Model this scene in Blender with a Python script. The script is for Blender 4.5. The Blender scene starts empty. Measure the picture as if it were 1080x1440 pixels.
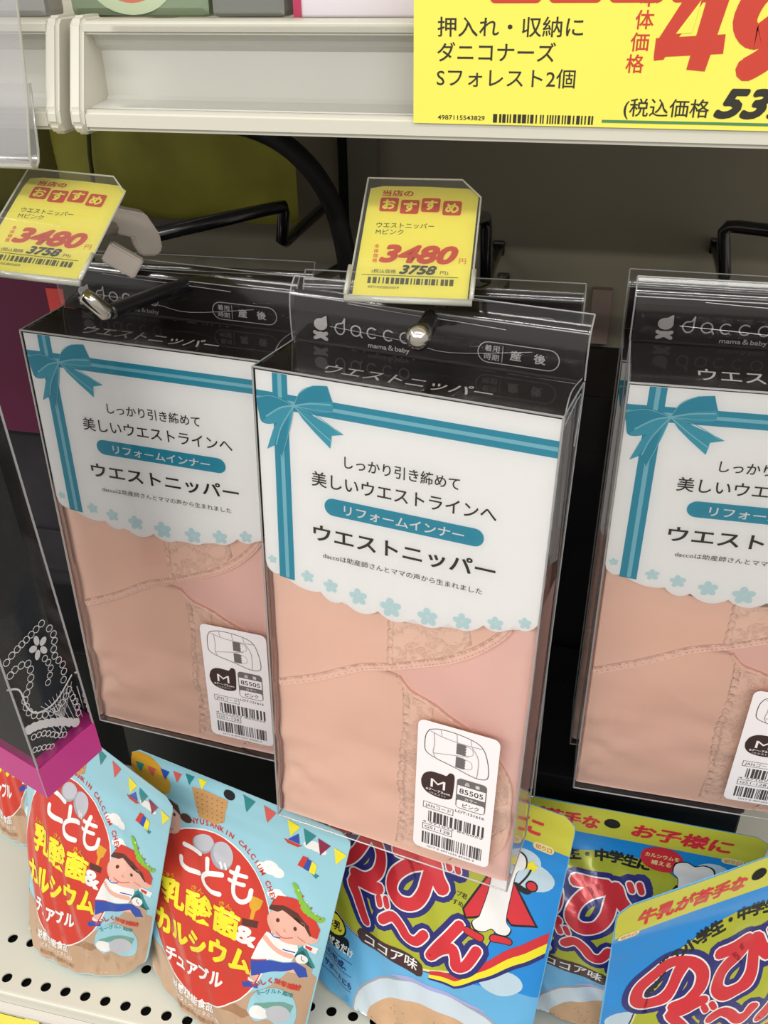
import bpy, bmesh, math, random
from mathutils import Vector, Matrix, noise
random.seed(7)
sc = bpy.context.scene
COL = sc.collection

# ------------------------------------------------------------------ camera
CAM_POS = Vector((0.0, 0.0, 0.66))
M3 = ((0.9732, 0.1093, -0.2023), (0.2296, -0.5129, 0.8272), (-0.0133, -0.8515, -0.5242))
cam_d = bpy.data.cameras.new('camera')
cam = bpy.data.objects.new('camera', cam_d)
COL.objects.link(cam)
cam_d.sensor_fit = 'VERTICAL'
cam_d.sensor_height = 24.0
cam_d.sensor_width = 18.0
cam_d.lens = 1282.5 / 1440 * 24.0
cam_d.clip_start = 0.01
cam_d.clip_end = 50
_r = Matrix(((M3[0][0], -M3[0][1], -M3[0][2]), (M3[1][0], -M3[1][1], -M3[1][2]), (M3[2][0], -M3[2][1], -M3[2][2])))
cam.matrix_world = Matrix.Translation(CAM_POS) @ _r.to_4x4()
sc.camera = cam

# ------------------------------------------------------------------ world and light
w = bpy.data.worlds.new('shop_ambience'); sc.world = w; w.use_nodes = True
w.node_tree.nodes['Background'].inputs[0].default_value = (1.0, 0.97, 0.93, 1)
w.node_tree.nodes['Background'].inputs[1].default_value = 0.54

def area(name, loc, size, sy, power, col, rot=(0, 0, 0)):
    l = bpy.data.lights.new(name, 'AREA'); l.shape = 'RECTANGLE'; l.size = size; l.size_y = sy
    l.energy = power; l.color = col
    o = bpy.data.objects.new(name, l); COL.objects.link(o); o.location = loc; o.rotation_euler = rot
    return o
area('ceiling_lamp_near', (0.15, -0.55, 2.05), 2.4, 0.16, 14, (1.0, 0.97, 0.92))
area('ceiling_lamp_far', (-0.3, -1.9, 2.05), 4.6, 0.16, 58, (1.0, 0.97, 0.92))
area('ceiling_lamp_back', (-0.2, -3.1, 2.05), 5.0, 0.16, 62, (1.0, 0.97, 0.93))
area('left_fill_light', (-2.1, -1.2, 2.05), 0.16, 2.4, 38, (1.0, 0.97, 0.93))  # fill light added from the left to brighten the shadowed left box
area('ceiling_lamp_side', (1.7, -0.9, 2.05), 0.16, 2.0, 14, (1.0, 0.97, 0.92))

sc.view_settings.view_transform = 'Standard'
sc.view_settings.look = 'None'
sc.view_settings.gamma = 1
sc.view_settings.use_curve_mapping = False
sc.view_settings.exposure = 0.0
try:
    sc.cycles.transparent_max_bounces = 24
except Exception:
    pass

# ------------------------------------------------------------------ materials
def lin(h):
    h = h.lstrip('#')
    c = [int(h[i:i + 2], 16) / 255 for i in (0, 2, 4)]
    return tuple(x / 12.92 if x <= .04045 else ((x + .055) / 1.055) ** 2.4 for x in c) + (1,)
MATS = {}
def mat(name, hexc, rough=.5, metal=0, spec=.5, coat=0, var=0, bump=0, scale=40, sheen=0):
    if name in MATS: return MATS[name]
    m = bpy.data.materials.new(name); m.use_nodes = True
    nt = m.node_tree; b = nt.nodes['Principled BSDF']
    c = lin(hexc)
    b.inputs['Base Color'].default_value = c
    b.inputs['Roughness'].default_value = rough
    b.inputs['Metallic'].default_value = metal
    b.inputs['Specular IOR Level'].default_value = spec
    b.inputs['Coat Weight'].default_value = coat
    b.inputs['Coat Roughness'].default_value = .12
    if sheen:
        b.inputs['Sheen Weight'].default_value = sheen
    if var or bump:
        tc = nt.nodes.new('ShaderNodeTexCoord')
        n = nt.nodes.new('ShaderNodeTexNoise'); n.inputs['Scale'].default_value = scale; n.inputs['Detail'].default_value = 5
        nt.links.new(tc.outputs['Object'], n.inputs['Vector'])
        if var:
            mx = nt.nodes.new('ShaderNodeMix'); mx.data_type = 'RGBA'
            mx.inputs[6].default_value = tuple(x * (1 - var) for x in c[:3]) + (1,)
            mx.inputs[7].default_value = tuple(min(1, x * (1 + var)) for x in c[:3]) + (1,)
            nt.links.new(n.outputs['Fac'], mx.inputs[0]); nt.links.new(mx.outputs[2], b.inputs['Base Color'])
        if bump:
            bp = nt.nodes.new('ShaderNodeBump'); bp.inputs['Strength'].default_value = bump; bp.inputs['Distance'].default_value = .001
            nt.links.new(n.outputs['Fac'], bp.inputs['Height']); nt.links.new(bp.outputs[0], b.inputs['Normal'])
    MATS[name] = m
    return m

def plastic(name, tint=.97, gloss=.9, rough=.04, base=.03, haze=0.0, hazecol=(.8, .8, .8), ior=1.5):
    """thin clear film: see-through, with mirror-like reflection growing at grazing angles"""
    if name in MATS: return MATS[name]
    m = bpy.data.materials.new(name); m.use_nodes = True
    nt = m.node_tree; nt.nodes.clear()
    o = nt.nodes.new('ShaderNodeOutputMaterial')
    t = nt.nodes.new('ShaderNodeBsdfTransparent'); t.inputs[0].default_value = (tint, tint, tint, 1)
    g = nt.nodes.new('ShaderNodeBsdfGlossy'); g.inputs['Roughness'].default_value = rough; g.inputs[0].default_value = (gloss, gloss, gloss, 1)
    f = nt.nodes.new('ShaderNodeFresnel'); f.inputs[0].default_value = ior
    a = nt.nodes.new('ShaderNodeMath'); a.operation = 'ADD'; a.inputs[1].default_value = base
    mx = nt.nodes.new('ShaderNodeMixShader')
    nt.links.new(f.outputs[0], a.inputs[0]); nt.links.new(a.outputs[0], mx.inputs[0])
    nt.links.new(t.outputs[0], mx.inputs[1]); nt.links.new(g.outputs[0], mx.inputs[2])
    last = mx
    if haze:
        d = nt.nodes.new('ShaderNodeBsdfDiffuse'); d.inputs[0].default_value = hazecol + (1,)
        m2 = nt.nodes.new('ShaderNodeMixShader'); m2.inputs[0].default_value = haze
        nt.links.new(mx.outputs[0], m2.inputs[1]); nt.links.new(d.outputs[0], m2.inputs[2]); last = m2
    nt.links.new(last.outputs[0], o.inputs[0])
    MATS[name] = m
    return m

CLEAR = plastic('clear_film', .994, .95, .05, .004, ior=1.33)
CLEAR_TAB = plastic('clear_tab_film', .9, .9, .10, .03)
EDGE = plastic('film_fold_glint', .8, .9, .15, .12, .30, (.75, .75, .75))  # hazier, brighter plastic that puts highlight lines along the folds
ACRYL = plastic('clear_acrylic', .95, .9, .06, .02, .05, (.85, .85, .8))
ACRYL_EDGE = plastic('acrylic_edge', .85, .9, .1, .15, .5, (.72, .72, .62))
FROST = plastic('wavy_clear_sheet', .85, .9, .12, .14, .22, (.86, .84, .86))

WHITE_METAL = mat('painted_white_metal', '#d3d1c3', .38, 0, .5, 0, .03, .05, 30)
RAIL_IN = mat('rail_inside', '#dbdad2', .3, 0, .5, .2, .02)
WALL = mat('back_panel_paint', '#a39b88', .6, 0, .3, 0, .05, .05, 12)
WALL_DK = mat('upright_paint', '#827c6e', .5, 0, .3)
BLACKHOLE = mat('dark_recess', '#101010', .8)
CARD_W = mat('white_card', '#f6f5f4', .55, 0, .3)
CARD_K = mat('black_card', '#2b2423', .35, 0, .5, .15, .05, .03, 60)
TEAL = mat('teal_ink', '#2a93ad', .45)
TEAL_LT = mat('light_teal_ink', '#84c4d4', .45)
PALE = mat('pale_blue_ink', '#c3e0e4', .5)
INK = mat('black_ink', '#2a2322', .5)
INK_W = mat('white_ink', '#efe9e8', .4)
GREY_INK = mat('grey_ink', '#6c6666', .5)
STICK = mat('sticker_paper', '#f3eef0', .4, 0, .4, .2)
METAL_K = mat('black_hook_paint', '#17161a', .22, 0, .7, .6)
CHROME = mat('chrome_tip', '#cfcac0', .18, 1)
YEL = mat('yellow_card', '#f3ea62', .5, 0, .3, 0, .03, 0, 12)
YEL_RED = mat('red_ink', '#c9402e', .45)
YEL_OR = mat('orange_ink', '#d9592a', .45)
PLASTIC_W = mat('grey_white_plastic', '#cfc4ba', .45, 0, .5)
MAG = mat('magenta_card', '#c02a84', .35, 0, .5, .3)

def fabric(name, hexc, lace=False):
    if name in MATS: return MATS[name]
    m = bpy.data.materials.new(name); m.use_nodes = True
    nt = m.node_tree; b = nt.nodes['Principled BSDF']
    c = lin(hexc)
    b.inputs['Roughness'].default_value = .42 if not lace else .6
    b.inputs['Specular IOR Level'].default_value = .55 if not lace else .3
    b.inputs['Sheen Weight'].default_value = .25
    if not lace: b.inputs['Coat Weight'].default_value = .25; b.inputs['Coat Roughness'].default_value = .35
    tc = nt.nodes.new('ShaderNodeTexCoord')
    n = nt.nodes.new('ShaderNodeTexNoise'); n.inputs['Scale'].default_value = 18; n.inputs['Detail'].default_value = 4
    nt.links.new(tc.outputs['Object'], n.inputs['Vector'])
    mx = nt.nodes.new('ShaderNodeMix'); mx.data_type = 'RGBA'
    mx.inputs[6].default_value = tuple(x * .9 for x in c[:3]) + (1,)
    mx.inputs[7].default_value = tuple(min(1, x * 1.08) for x in c[:3]) + (1,)
    nt.links.new(n.outputs['Fac'], mx.inputs[0])
    if lace:
        v = nt.nodes.new('ShaderNodeTexVoronoi'); v.feature = 'DISTANCE_TO_EDGE'; v.inputs['Scale'].default_value = 230
        n2 = nt.nodes.new('ShaderNodeTexNoise'); n2.inputs['Scale'].default_value = 95; n2.inputs['Detail'].default_value = 3; n2.inputs['Distortion'].default_value = 1.5
        nt.links.new(tc.outputs['Object'], v.inputs['Vector']); nt.links.new(tc.outputs['Object'], n2.inputs['Vector'])
        r1 = nt.nodes.new('ShaderNodeMapRange'); r1.inputs[1].default_value = 0; r1.inputs[2].default_value = .16; r1.inputs[3].default_value = 1; r1.inputs[4].default_value = 0
        nt.links.new(v.outputs['Distance'], r1.inputs[0])
        r2 = nt.nodes.new('ShaderNodeMapRange'); r2.inputs[1].default_value = .5; r2.inputs[2].default_value = .54
        nt.links.new(n2.outputs['Fac'], r2.inputs[0])
        mxx = nt.nodes.new('ShaderNodeMath'); mxx.operation = 'MAXIMUM'
        nt.links.new(r1.outputs[0], mxx.inputs[0]); nt.links.new(r2.outputs[0], mxx.inputs[1])
        m3 = nt.nodes.new('ShaderNodeMix'); m3.data_type = 'RGBA'
        m3.inputs[6].default_value = tuple(x * .84 for x in c[:3]) + (1,)
        nt.links.new(mx.outputs[2], m3.inputs[7]); nt.links.new(mxx.outputs[0], m3.inputs[0])
        nt.links.new(m3.outputs[2], b.inputs['Base Color'])
        bp = nt.nodes.new('ShaderNodeBump'); bp.inputs['Strength'].default_value = .45; bp.inputs['Distance'].default_value = .0006
        nt.links.new(mxx.outputs[0], bp.inputs['Height']); nt.links.new(bp.outputs[0], b.inputs['Normal'])
    else:
        wv = nt.nodes.new('ShaderNodeTexNoise'); wv.inputs['Scale'].default_value = 900
        nt.links.new(tc.outputs['Object'], wv.inputs['Vector'])
        bp = nt.nodes.new('ShaderNodeBump'); bp.inputs['Strength'].default_value = .25; bp.inputs['Distance'].default_value = .0003
        nt.links.new(wv.outputs['Fac'], bp.inputs['Height']); nt.links.new(bp.outputs[0], b.inputs['Normal'])
        nt.links.new(mx.outputs[2], b.inputs['Base Color'])
    MATS[name] = m
    return m
PINK = fabric('salmon_satin', '#f9cdb9')
PINK_B = fabric('pale_pink_satin', '#f8cabf')
LACE = fabric('salmon_lace', '#fbd3bf', True)
HEM = fabric('salmon_hem', '#fcd2c0')

# ------------------------------------------------------------------ object helpers
def empty(name, label, cat, mw=None, group=None):
    o = bpy.data.objects.new(name, None); COL.objects.link(o)
    o.empty_display_size = .02
    if mw is not None: o.matrix_world = mw
    o['label'] = label; o['category'] = cat
    if group: o['group'] = group
    return o
def tag(o, label, cat, group=None):
    o['label'] = label; o['category'] = cat
    if group: o['group'] = group
    return o
def mobj(name, verts, faces, m, parent=None, smooth=False, label=None):
    me = bpy.data.meshes.new(name); me.from_pydata([tuple(v) for v in verts], [], faces); me.update()
    if m: me.materials.append(m)
    if smooth:
        for p in me.polygons: p.use_smooth = True
    o = bpy.data.objects.new(name, me); COL.objects.link(o)
    if parent: o.parent = parent
    if label: o['label'] = label
    return o
def from_bm(name, bm, m, parent=None, smooth=False, label=None):
    me = bpy.data.meshes.new(name); bm.to_mesh(me); bm.free()
    if m: me.materials.append(m)
    if smooth:
        for p in me.polygons: p.use_smooth = True
    o = bpy.data.objects.new(name, me); COL.objects.link(o)
    if parent: o.parent = parent
    if label: o['label'] = label
    return o
def bm_box(bm, x0, x1, y0, y1, z0, z1):
    v = [bm.verts.new(p) for p in ((x0, y0, z0), (x1, y0, z0), (x1, y1, z0), (x0, y1, z0), (x0, y0, z1), (x1, y0, z1), (x1, y1, z1), (x0, y1, z1))]
    for f in ((0, 3, 2, 1), (4, 5, 6, 7), (0, 1, 5, 4), (1, 2, 6, 5), (2, 3, 7, 6), (3, 0, 4, 7)):
        bm.faces.new([v[i] for i in f])
def box(name, d, m, parent=None, bev=0, label=None):
    bm = bmesh.new(); bm_box(bm, *d)
    if bev: bmesh.ops.bevel(bm, geom=bm.edges[:], offset=bev, segments=2, profile=.6, affect='EDGES')
    return from_bm(name, bm, m, parent, False, label)
def smooth_path(pts, n=6):
    P = [Vector(p) for p in pts]
    if len(P) < 3: return P
    out = []
    for i in range(len(P) - 1):
        a = P[max(0, i - 1)]; b = P[i]; c = P[i + 1]; d = P[min(len(P) - 1, i + 2)]
        for k in range(n):
            t = k / n
            out.append(.5 * ((2 * b) + (c - a) * t + (2 * a - 5 * b + 4 * c - d) * t * t + (3 * b - a - 3 * c + d) * t ** 3))
    out.append(P[-1]); return out
def tube_geo(path, r, seg=8, vs=None, fs=None, caps=True):
    P = [Vector(p) for p in path]
    verts = vs if vs is not None else []; faces = fs if fs is not None else []
    base = len(verts)
    t0 = (P[1] - P[0]).normalized()
    up = Vector((0, 0, 1)) if abs(t0.z) < .9 else Vector((1, 0, 0))
    nrm = (up - t0 * up.dot(t0)).normalized()
    for i, p in enumerate(P):
        t = (P[min(i + 1, len(P) - 1)] - P[max(0, i - 1)]).normalized()
        nrm = (nrm - t * nrm.dot(t)).normalized(); b = t.cross(nrm)
        rr = r[i] if isinstance(r, (list, tuple)) else r
        for k in range(seg):
            a = 2 * math.pi * k / seg
            verts.append(tuple(p + nrm * (math.cos(a) * rr) + b * (math.sin(a) * rr)))
    for i in range(len(P) - 1):
        for k in range(seg):
            a = base + i * seg + k; b_ = base + i * seg + (k + 1) % seg
            faces.append((a, b_, b_ + seg, a + seg))
    if caps:
        faces.append(tuple(base + k for k in range(seg))[::-1])
        faces.append(tuple(base + (len(P) - 1) * seg + k for k in range(seg)))
    return verts, faces
def tube(name, path, r, m, parent=None, seg=8, label=None):
    v, f = tube_geo(path, r, seg)
    return mobj(name, v, f, m, parent, True, label)
def extrude_x(name, prof, x0, x1, m, parent=None, closed=False, label=None, smooth=False):
    """prof: list of (y,z)"""
    n = len(prof)
    v = [(x0, y, z) for y, z in prof] + [(x1, y, z) for y, z in prof]
    f = [(i, (i + 1) % n, n + (i + 1) % n, n + i) for i in range(n if closed else n - 1)]
    if closed: f += [tuple(range(n))[::-1], tuple(range(n, 2 * n))]
    o = mobj(name, v, f, m, parent, smooth, label)
    return o
def children(o): return [c for c in bpy.data.objects if c.parent == o]
def copy_tree(o, parent=None):
    c = o.copy(); COL.objects.link(c)
    if parent is not None: c.parent = parent
    for ch in list(KIDS.get(o.name, ())):
        copy_tree(bpy.data.objects[ch], c)
    return c
KIDS = {}
def index_kids():
    KIDS.clear()
    for o in bpy.data.objects:
        if o.parent: KIDS.setdefault(o.parent.name, []).append(o.name)
def setx(o, R, loc):
    """R rows of a 3x3 (columns are local axes)"""
    o.matrix_world = Matrix.Translation(loc) @ Matrix(R).to_4x4()

# ------------------------------------------------------------------ flat print system
_tcache = {}
def text_tris(body, bold=0.0, shear=0.0):
    key = (body, round(bold, 4), shear)
    if key in _tcache: return _tcache[key]
    cu = bpy.data.curves.new('print_text', 'FONT'); cu.body = body; cu.size = 1.0
    cu.offset = bold; cu.shear = shear; cu.resolution_u = 3; cu.dimensions = '2D'; cu.fill_mode = 'BOTH'
    ob = bpy.data.objects.new('print_text', cu)
    me = bpy.data.meshes.new_from_object(ob)
    me.calc_loop_triangles()
    vs = [(v.co.x, v.co.y) for v in me.vertices]
    ts = [tuple(t.vertices) for t in me.loop_triangles]
    bpy.data.objects.remove(ob); bpy.data.curves.remove(cu); bpy.data.meshes.remove(me)
    _tcache[key] = (vs, ts)
    return vs, ts

class Sheet:
    def __init__(self, S, cell=None, step=.00012):
        self.S = S; self.cell = cell; self.step = step; self.parts = {}
    def _add(self, part, m, layer, vs, fs):
        d = self.parts.setdefault((part, m.name), {}).setdefault(layer, ([], []))
        self.count = (getattr(self, 'count', 0) + 1) % 50
        e = self.count * 1.3e-6
        b = len(d[0]); d[0].extend([(x, y, e) for x, y in vs]); d[1].extend([tuple(b + i for i in f) for f in fs])
    def poly(self, part, m, layer, pts):
        a = sum(pts[i - 1][0] * pts[i][1] - pts[i][0] * pts[i - 1][1] for i in range(len(pts)))
        if a < 0: pts = pts[::-1]
        self._add(part, m, layer, list(pts), [tuple(range(len(pts)))])
    def rect(self, part, m, layer, u0, v0, u1, v1, r=0):
        if r:
            pts = []
            for cx, cy, a0 in ((u1 - r, v1 - r, 0), (u0 + r, v1 - r, 90), (u0 + r, v0 + r, 180), (u1 - r, v0 + r, 270)):
                for k in range(7):
                    a = math.radians(a0 + k * 15); pts.append((cx + r * math.cos(a), cy + r * math.sin(a)))
            self.poly(part, m, layer, pts)
        else: self.poly(part, m, layer, [(u0, v0), (u1, v0), (u1, v1), (u0, v1)])
    def ell(self, part, m, layer, cu, cv, ru, rv, rot=0, n=28):
        c, s = math.cos(math.radians(rot)), math.sin(math.radians(rot))
        self.poly(part, m, layer, [(cu + ru * math.cos(t) * c - rv * math.sin(t) * s, cv + ru * math.cos(t) * s + rv * math.sin(t) * c) for t in (2 * math.pi * k / n for k in range(n))])
    def stroke(self, part, m, layer, pts, w, smooth=True, close=False):
        if close: pts = list(pts) + [pts[0]]
        P = [(p[0], p[1]) for p in (smooth_path([(x, y, 0) for x, y in pts], 5) if smooth and len(pts) > 2 else pts)]
        h = w / 2
        n = len(P); L = []; R = []
        for i in range(n):
            a = P[max(0, i - 1)]; b = P[min(n - 1, i + 1)]
            dx, dy = b[0] - a[0], b[1] - a[1]; l = math.hypot(dx, dy) or 1
            L.append((P[i][0] - dy / l * h, P[i][1] + dx / l * h)); R.append((P[i][0] + dy / l * h, P[i][1] - dx / l * h))
        for i in range(n - 1): self.poly(part, m, layer, [R[i], R[i + 1], L[i + 1], L[i]])
        k = 10 if w > 2 else 6
        ends = [0, n - 1] if smooth else range(n)
        for i in ends: self.ell(part, m, layer, P[i][0], P[i][1], h, h, 0, k)
        if smooth and w > 4:
            for i in range(5, n - 1, 5): self.ell(part, m, layer, P[i][0], P[i][1], h, h, 0, k)
    def band(self, part, m, layer, pts, w):
        P = [(p.x, p.y) for p in smooth_path([(x, y, 0) for x, y in pts], 5)]; n = len(P); L = []; R = []
        for i in range(n):
            a = P[max(0, i - 1)]; b = P[min(n - 1, i + 1)]; dx, dy = b[0] - a[0], b[1] - a[1]; l = math.hypot(dx, dy) or 1
            L.append((P[i][0] - dy / l * w / 2, P[i][1] + dx / l * w / 2)); R.append((P[i][0] + dy / l * w / 2, P[i][1] - dx / l * w / 2))
        self.poly(part, m, layer, R + L[::-1])
    def text(self, part, m, layer, body, u, v, width=None, size=5, bold=0, shear=0, rot=0, slope=None, anchor='l', _strike=False):
        """baseline starts at u,v; width squeezes to fit; size = em in mm; slope = v rise at the far end"""
        vs, ts = text_tris(body, min(bold, .006), shear)
        if not vs: return
        extra = max(0, bold - .006)
        if extra > .001 and not _strike:
            for k in range(8 if extra > .02 else 4):
                a = 2 * math.pi * (k + .5) / (8 if extra > .02 else 4)
                self.text(part, m, layer, body, u + math.cos(a) * extra * size, v + math.sin(a) * extra * size, width, size, bold, shear, rot, slope, anchor, True)
        x0 = min(p[0] for p in vs); x1 = max(p[0] for p in vs)
        sx = size if width is None else width / max(1e-6, (x1 - x0))
        if anchor == 'c': u = u - (x1 - x0) * sx / 2
        c, s = math.cos(math.radians(rot)), math.sin(math.radians(rot))
        out = []
        for x, y in vs:
            X = (x - x0) * sx; Y = y * size + (slope or 0) * (x - x0) / max(1e-6, x1 - x0)
            out.append((u + X * c - Y * s, v + X * s + Y * c))
        self._add(part, m, layer, out, ts)
    def arc_text(self, part, m, layer, body, path, size, bold=0):
        """letters spread along a path of points (u,v), each turned to follow it"""
        P = smooth_path([(x, y, 0) for x, y in path], 8)
        d = [0]
        for i in range(1, len(P)): d.append(d[-1] + (P[i] - P[i - 1]).length)
        n = len(body)
        for k, ch in enumerate(body):
            t = d[-1] * (k + .5) / n
            i = max(j for j in range(len(d)) if d[j] <= t); i = min(i, len(P) - 2)
            f = (t - d[i]) / max(1e-6, d[i + 1] - d[i]); p = P[i].lerp(P[i + 1], f); tt = P[i + 1] - P[i]
            if ch == ' ': continue
            a = math.degrees(math.atan2(tt.y, tt.x)); l = tt.length
            vs, _t = text_tris(ch, bold)
            w_ = (max(q[0] for q in vs) - min(q[0] for q in vs)) * size
            ux, uy = tt.x / l, tt.y / l
            self.text(part, m, layer, ch, p.x - ux * w_ / 2, p.y - uy * w_ / 2, None, size, bold, 0, a)
    def barcode(self, part, m, layer, u0, v0, u1, v1, seed=1, n=30):
        rnd = random.Random(seed); x = u0; step = (u1 - u0) / (n * 2.6)
        while x < u1 - step:
            w_ = step * rnd.choice((1, 1, 1.6, 2.4, 3)); w_ = min(w_, u1 - x)
            self.rect(part, m, layer, x, v0, x + w_, v1); x += w_ + step * rnd.choice((.8, 1, 1.5, 2.2))
    def build(self, parent, labels={}, skirt=0, smooth=None):
        res = []
        for (part, mn), layers in self.parts.items():
            V = []; F = []
            for layer, (vs, fs) in layers.items():
                bm = bmesh.new()
                bv = [bm.verts.new(q) for q in vs]
                for f in fs:
                    try: bm.faces.new([bv[i] for i in f])
                    except ValueError: pass
                big = [f for f in bm.faces if len(f.verts) > 4]
                if big: bmesh.ops.triangulate(bm, faces=big)
                if self.cell:
                    for ax in (0, 1):
                        lo = min(v.co[ax] for v in bm.verts); hi = max(v.co[ax] for v in bm.verts)
                        ce = self.cell[ax] if isinstance(self.cell, tuple) else self.cell
                        k = math.ceil(lo / ce)
                        while k * ce < hi:
                            co = [0, 0, 0]; co[ax] = k * ce; no = [0, 0, 0]; no[ax] = 1
                            bmesh.ops.bisect_plane(bm, geom=bm.verts[:] + bm.edges[:] + bm.faces[:], plane_co=co, plane_no=no, dist=1e-6)
                            k += 1
                    if isinstance(self.cell, tuple):
                        du, dv = self.cell
                        q_ = [v.co.x / du + v.co.y / dv for v in bm.verts]
                        for k in range(math.floor(min(q_)) + 1, math.ceil(max(q_))):
                            bmesh.ops.bisect_plane(bm, geom=bm.verts[:] + bm.edges[:] + bm.faces[:], plane_co=(k * du, 0, 0), plane_no=(1 / du, 1 / dv, 0), dist=1e-6)
                bm.verts.index_update(); b = len(V)
                off = layer * self.step
                V += [self.S(v.co.x, v.co.y, off + v.co.z) for v in bm.verts]
                if skirt:
                    nb = len(V)
                    mp = {}
                    for e in bm.edges:
                        if e.is_boundary:
                            for v in e.verts:
                                if v.index not in mp:
                                    mp[v.index] = len(V); V.append(self.S(v.co.x, v.co.y, off - skirt))
                    for e in bm.edges:
                        if e.is_boundary:
                            a, c = [v.index for v in e.verts]
                            F.append((b + a, b + c, mp[c], mp[a]))
                F += [tuple(b + v.index for v in f.verts) for f in bm.faces]
                bm.free()
            o = mobj(part, V, F, MATS[mn], parent, bool(self.cell) if smooth is None else smooth, labels.get(part))
            res.append(o)
        return res

# ================================================================== SETTING
def struct(o): o['kind'] = 'structure'; return o
struct(box('wall_back', (-1.2, 1.0, .75, .765, -.6, 1.3), WALL))
struct(box('trim_1', (-.206, -.182, .738, .75, -.02, .6), WALL_DK))
struct(box('trim_2', (-.215, -.2075, .742, .75, -.02, .6), BLACKHOLE))
FLOORM = mat('shop_floor', '#8d8a84', .4, 0, .4, 0, .08)
struct(box('floor', (-3, 3, -3.5, 1.0, -.9, -.88), FLOORM))
struct(box('trim_3', (.40, .424, .738, .75, -.02, .6), WALL_DK))

# ---- lower shelf: board with two rows of round holes, sides, black sheet for the shade below, price channel
sh = empty('display_shelf', 'lower white metal shelf with round holes along its front edge', 'shelf', Matrix.Translation((0, .53, -.02)))
def lower_shelf():
    off = Vector((0, -.53, .02))
    bm = bmesh.new()
    pitch = .01635; x0 = -.3799 - pitch * 22.5; nx = 68
    ys = [.3168, .3353, .3465, .3650]
    rows = [(.3168, .3353, .3258, 0.0), (.3465, .3650, .3557, .0022)]
    def quad(a, b, c, d): bm.faces.new([bm.verts.new(p) for p in (a, b, c, d)])
    for y0, y1, cy, dx in rows:
        for i in range(nx):
            xa = x0 + pitch * i + dx; xb = xa + pitch; cx = (xa + xb) / 2
            N = 16; ring = []; out = []; low = []
            for k in range(N):
                a = 2 * math.pi * (k + .5) / N
                ring.append(bm.verts.new((cx + .0039 * math.cos(a), cy + .0039 * math.sin(a), 0)))
                low.append(bm.verts.new((cx + .0039 * math.cos(a), cy + .0039 * math.sin(a), -.0014)))
                m_ = max(abs(math.cos(a)), abs(math.sin(a)))
                qx = (xb - xa) / 2 * math.cos(a) / m_; qy = math.sin(a) / m_
                qy = qy * ((y1 - cy) if qy > 0 else (cy - y0))
                out.append(bm.verts.new((cx + qx, cy + qy, 0)))
            for k in range(N):
                j = (k + 1) % N
                bm.faces.new((ring[k], out[k], out[j], ring[j]))
                bm.faces.new((low[k], ring[k], ring[j], low[j]))
                # square the corners
            for (k, cxx, cyy) in ((1, xb, y1), (5, xa, y1), (9, xa, y0), (13, xb, y0)):
                v = bm.verts.new((cxx, cyy, 0)); bm.faces.new((out[k], v, out[k + 1]))
    X1 = x0 + pitch * nx
    for xa, xb, dx in ((x0, X1, 0),):
        quad((xa, .3353, 0), (xb + .0022, .3353, 0), (xb + .0022, .3465, 0), (xa, .3465, 0))
        quad((xa, .3650, 0), (xb + .0022, .3650, 0), (xb + .0022, .749, 0), (xa, .749, 0))
        quad((xa, .3465, 0), (xa + .0022, .3465, 0), (xa + .0022, .3650, 0), (xa, .3650, 0))
        prof = [(.3168, 0), (.3155, -.0002), (.3146, -.0010), (.3142, -.0024), (.3142, -.012), (.3160, -.014)]
        for a, b in zip(prof[:-1], prof[1:]):
            quad((xa, b[0], b[1]), (xb, b[0], b[1]), (xb, a[0], a[1]), (xa, a[0], a[1]))
    for v in bm.verts: v.co += off
    from_bm('shelf_board', bm, WHITE_METAL, sh)
    o = box('underside', (x0, X1, .3165 - .53, .749 - .53, .003, .006), BLACKHOLE, sh, 0)  # black sheet under the holes, its colour stands for the shade below
    # price channel
    prof = [(.3142, -.0125), (.3100, -.0135), (.3088, -.0155), (.3092, -.0185), (.3125, -.0195), (.3132, -.0250), (.3110, -.055), (.3040, -.058), (.3020, -.055)]
    extrude_x('price_rail', [(y - .53, z + .02) for y, z in prof], x0, X1, mat('rail_grey_white', '#cfc9c0', .35), sh, label='grey-white price channel')
lower_shelf()

# ---- lower yellow price slip
def lower_slip():
    S = lambda u, v, off: (-.437 + u * .001, .3105 - off - (30 - v) * .00007, -.056 + v * .001)
    s = Sheet(S)
    s.rect('price_slip', YEL, 0, 0, 0, 88, 36.6)
    t = s.build(None)[0]
    tag(t, 'yellow price slip in the channel of the lower shelf', 'price tag')
    s = Sheet(S)
    s.rect('printed_line', mat('olive_ink', '#5c5a28', .5), 1.5, 20, 33.0, 76, 33.9)
    s.build(t)
lower_slip()

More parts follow.
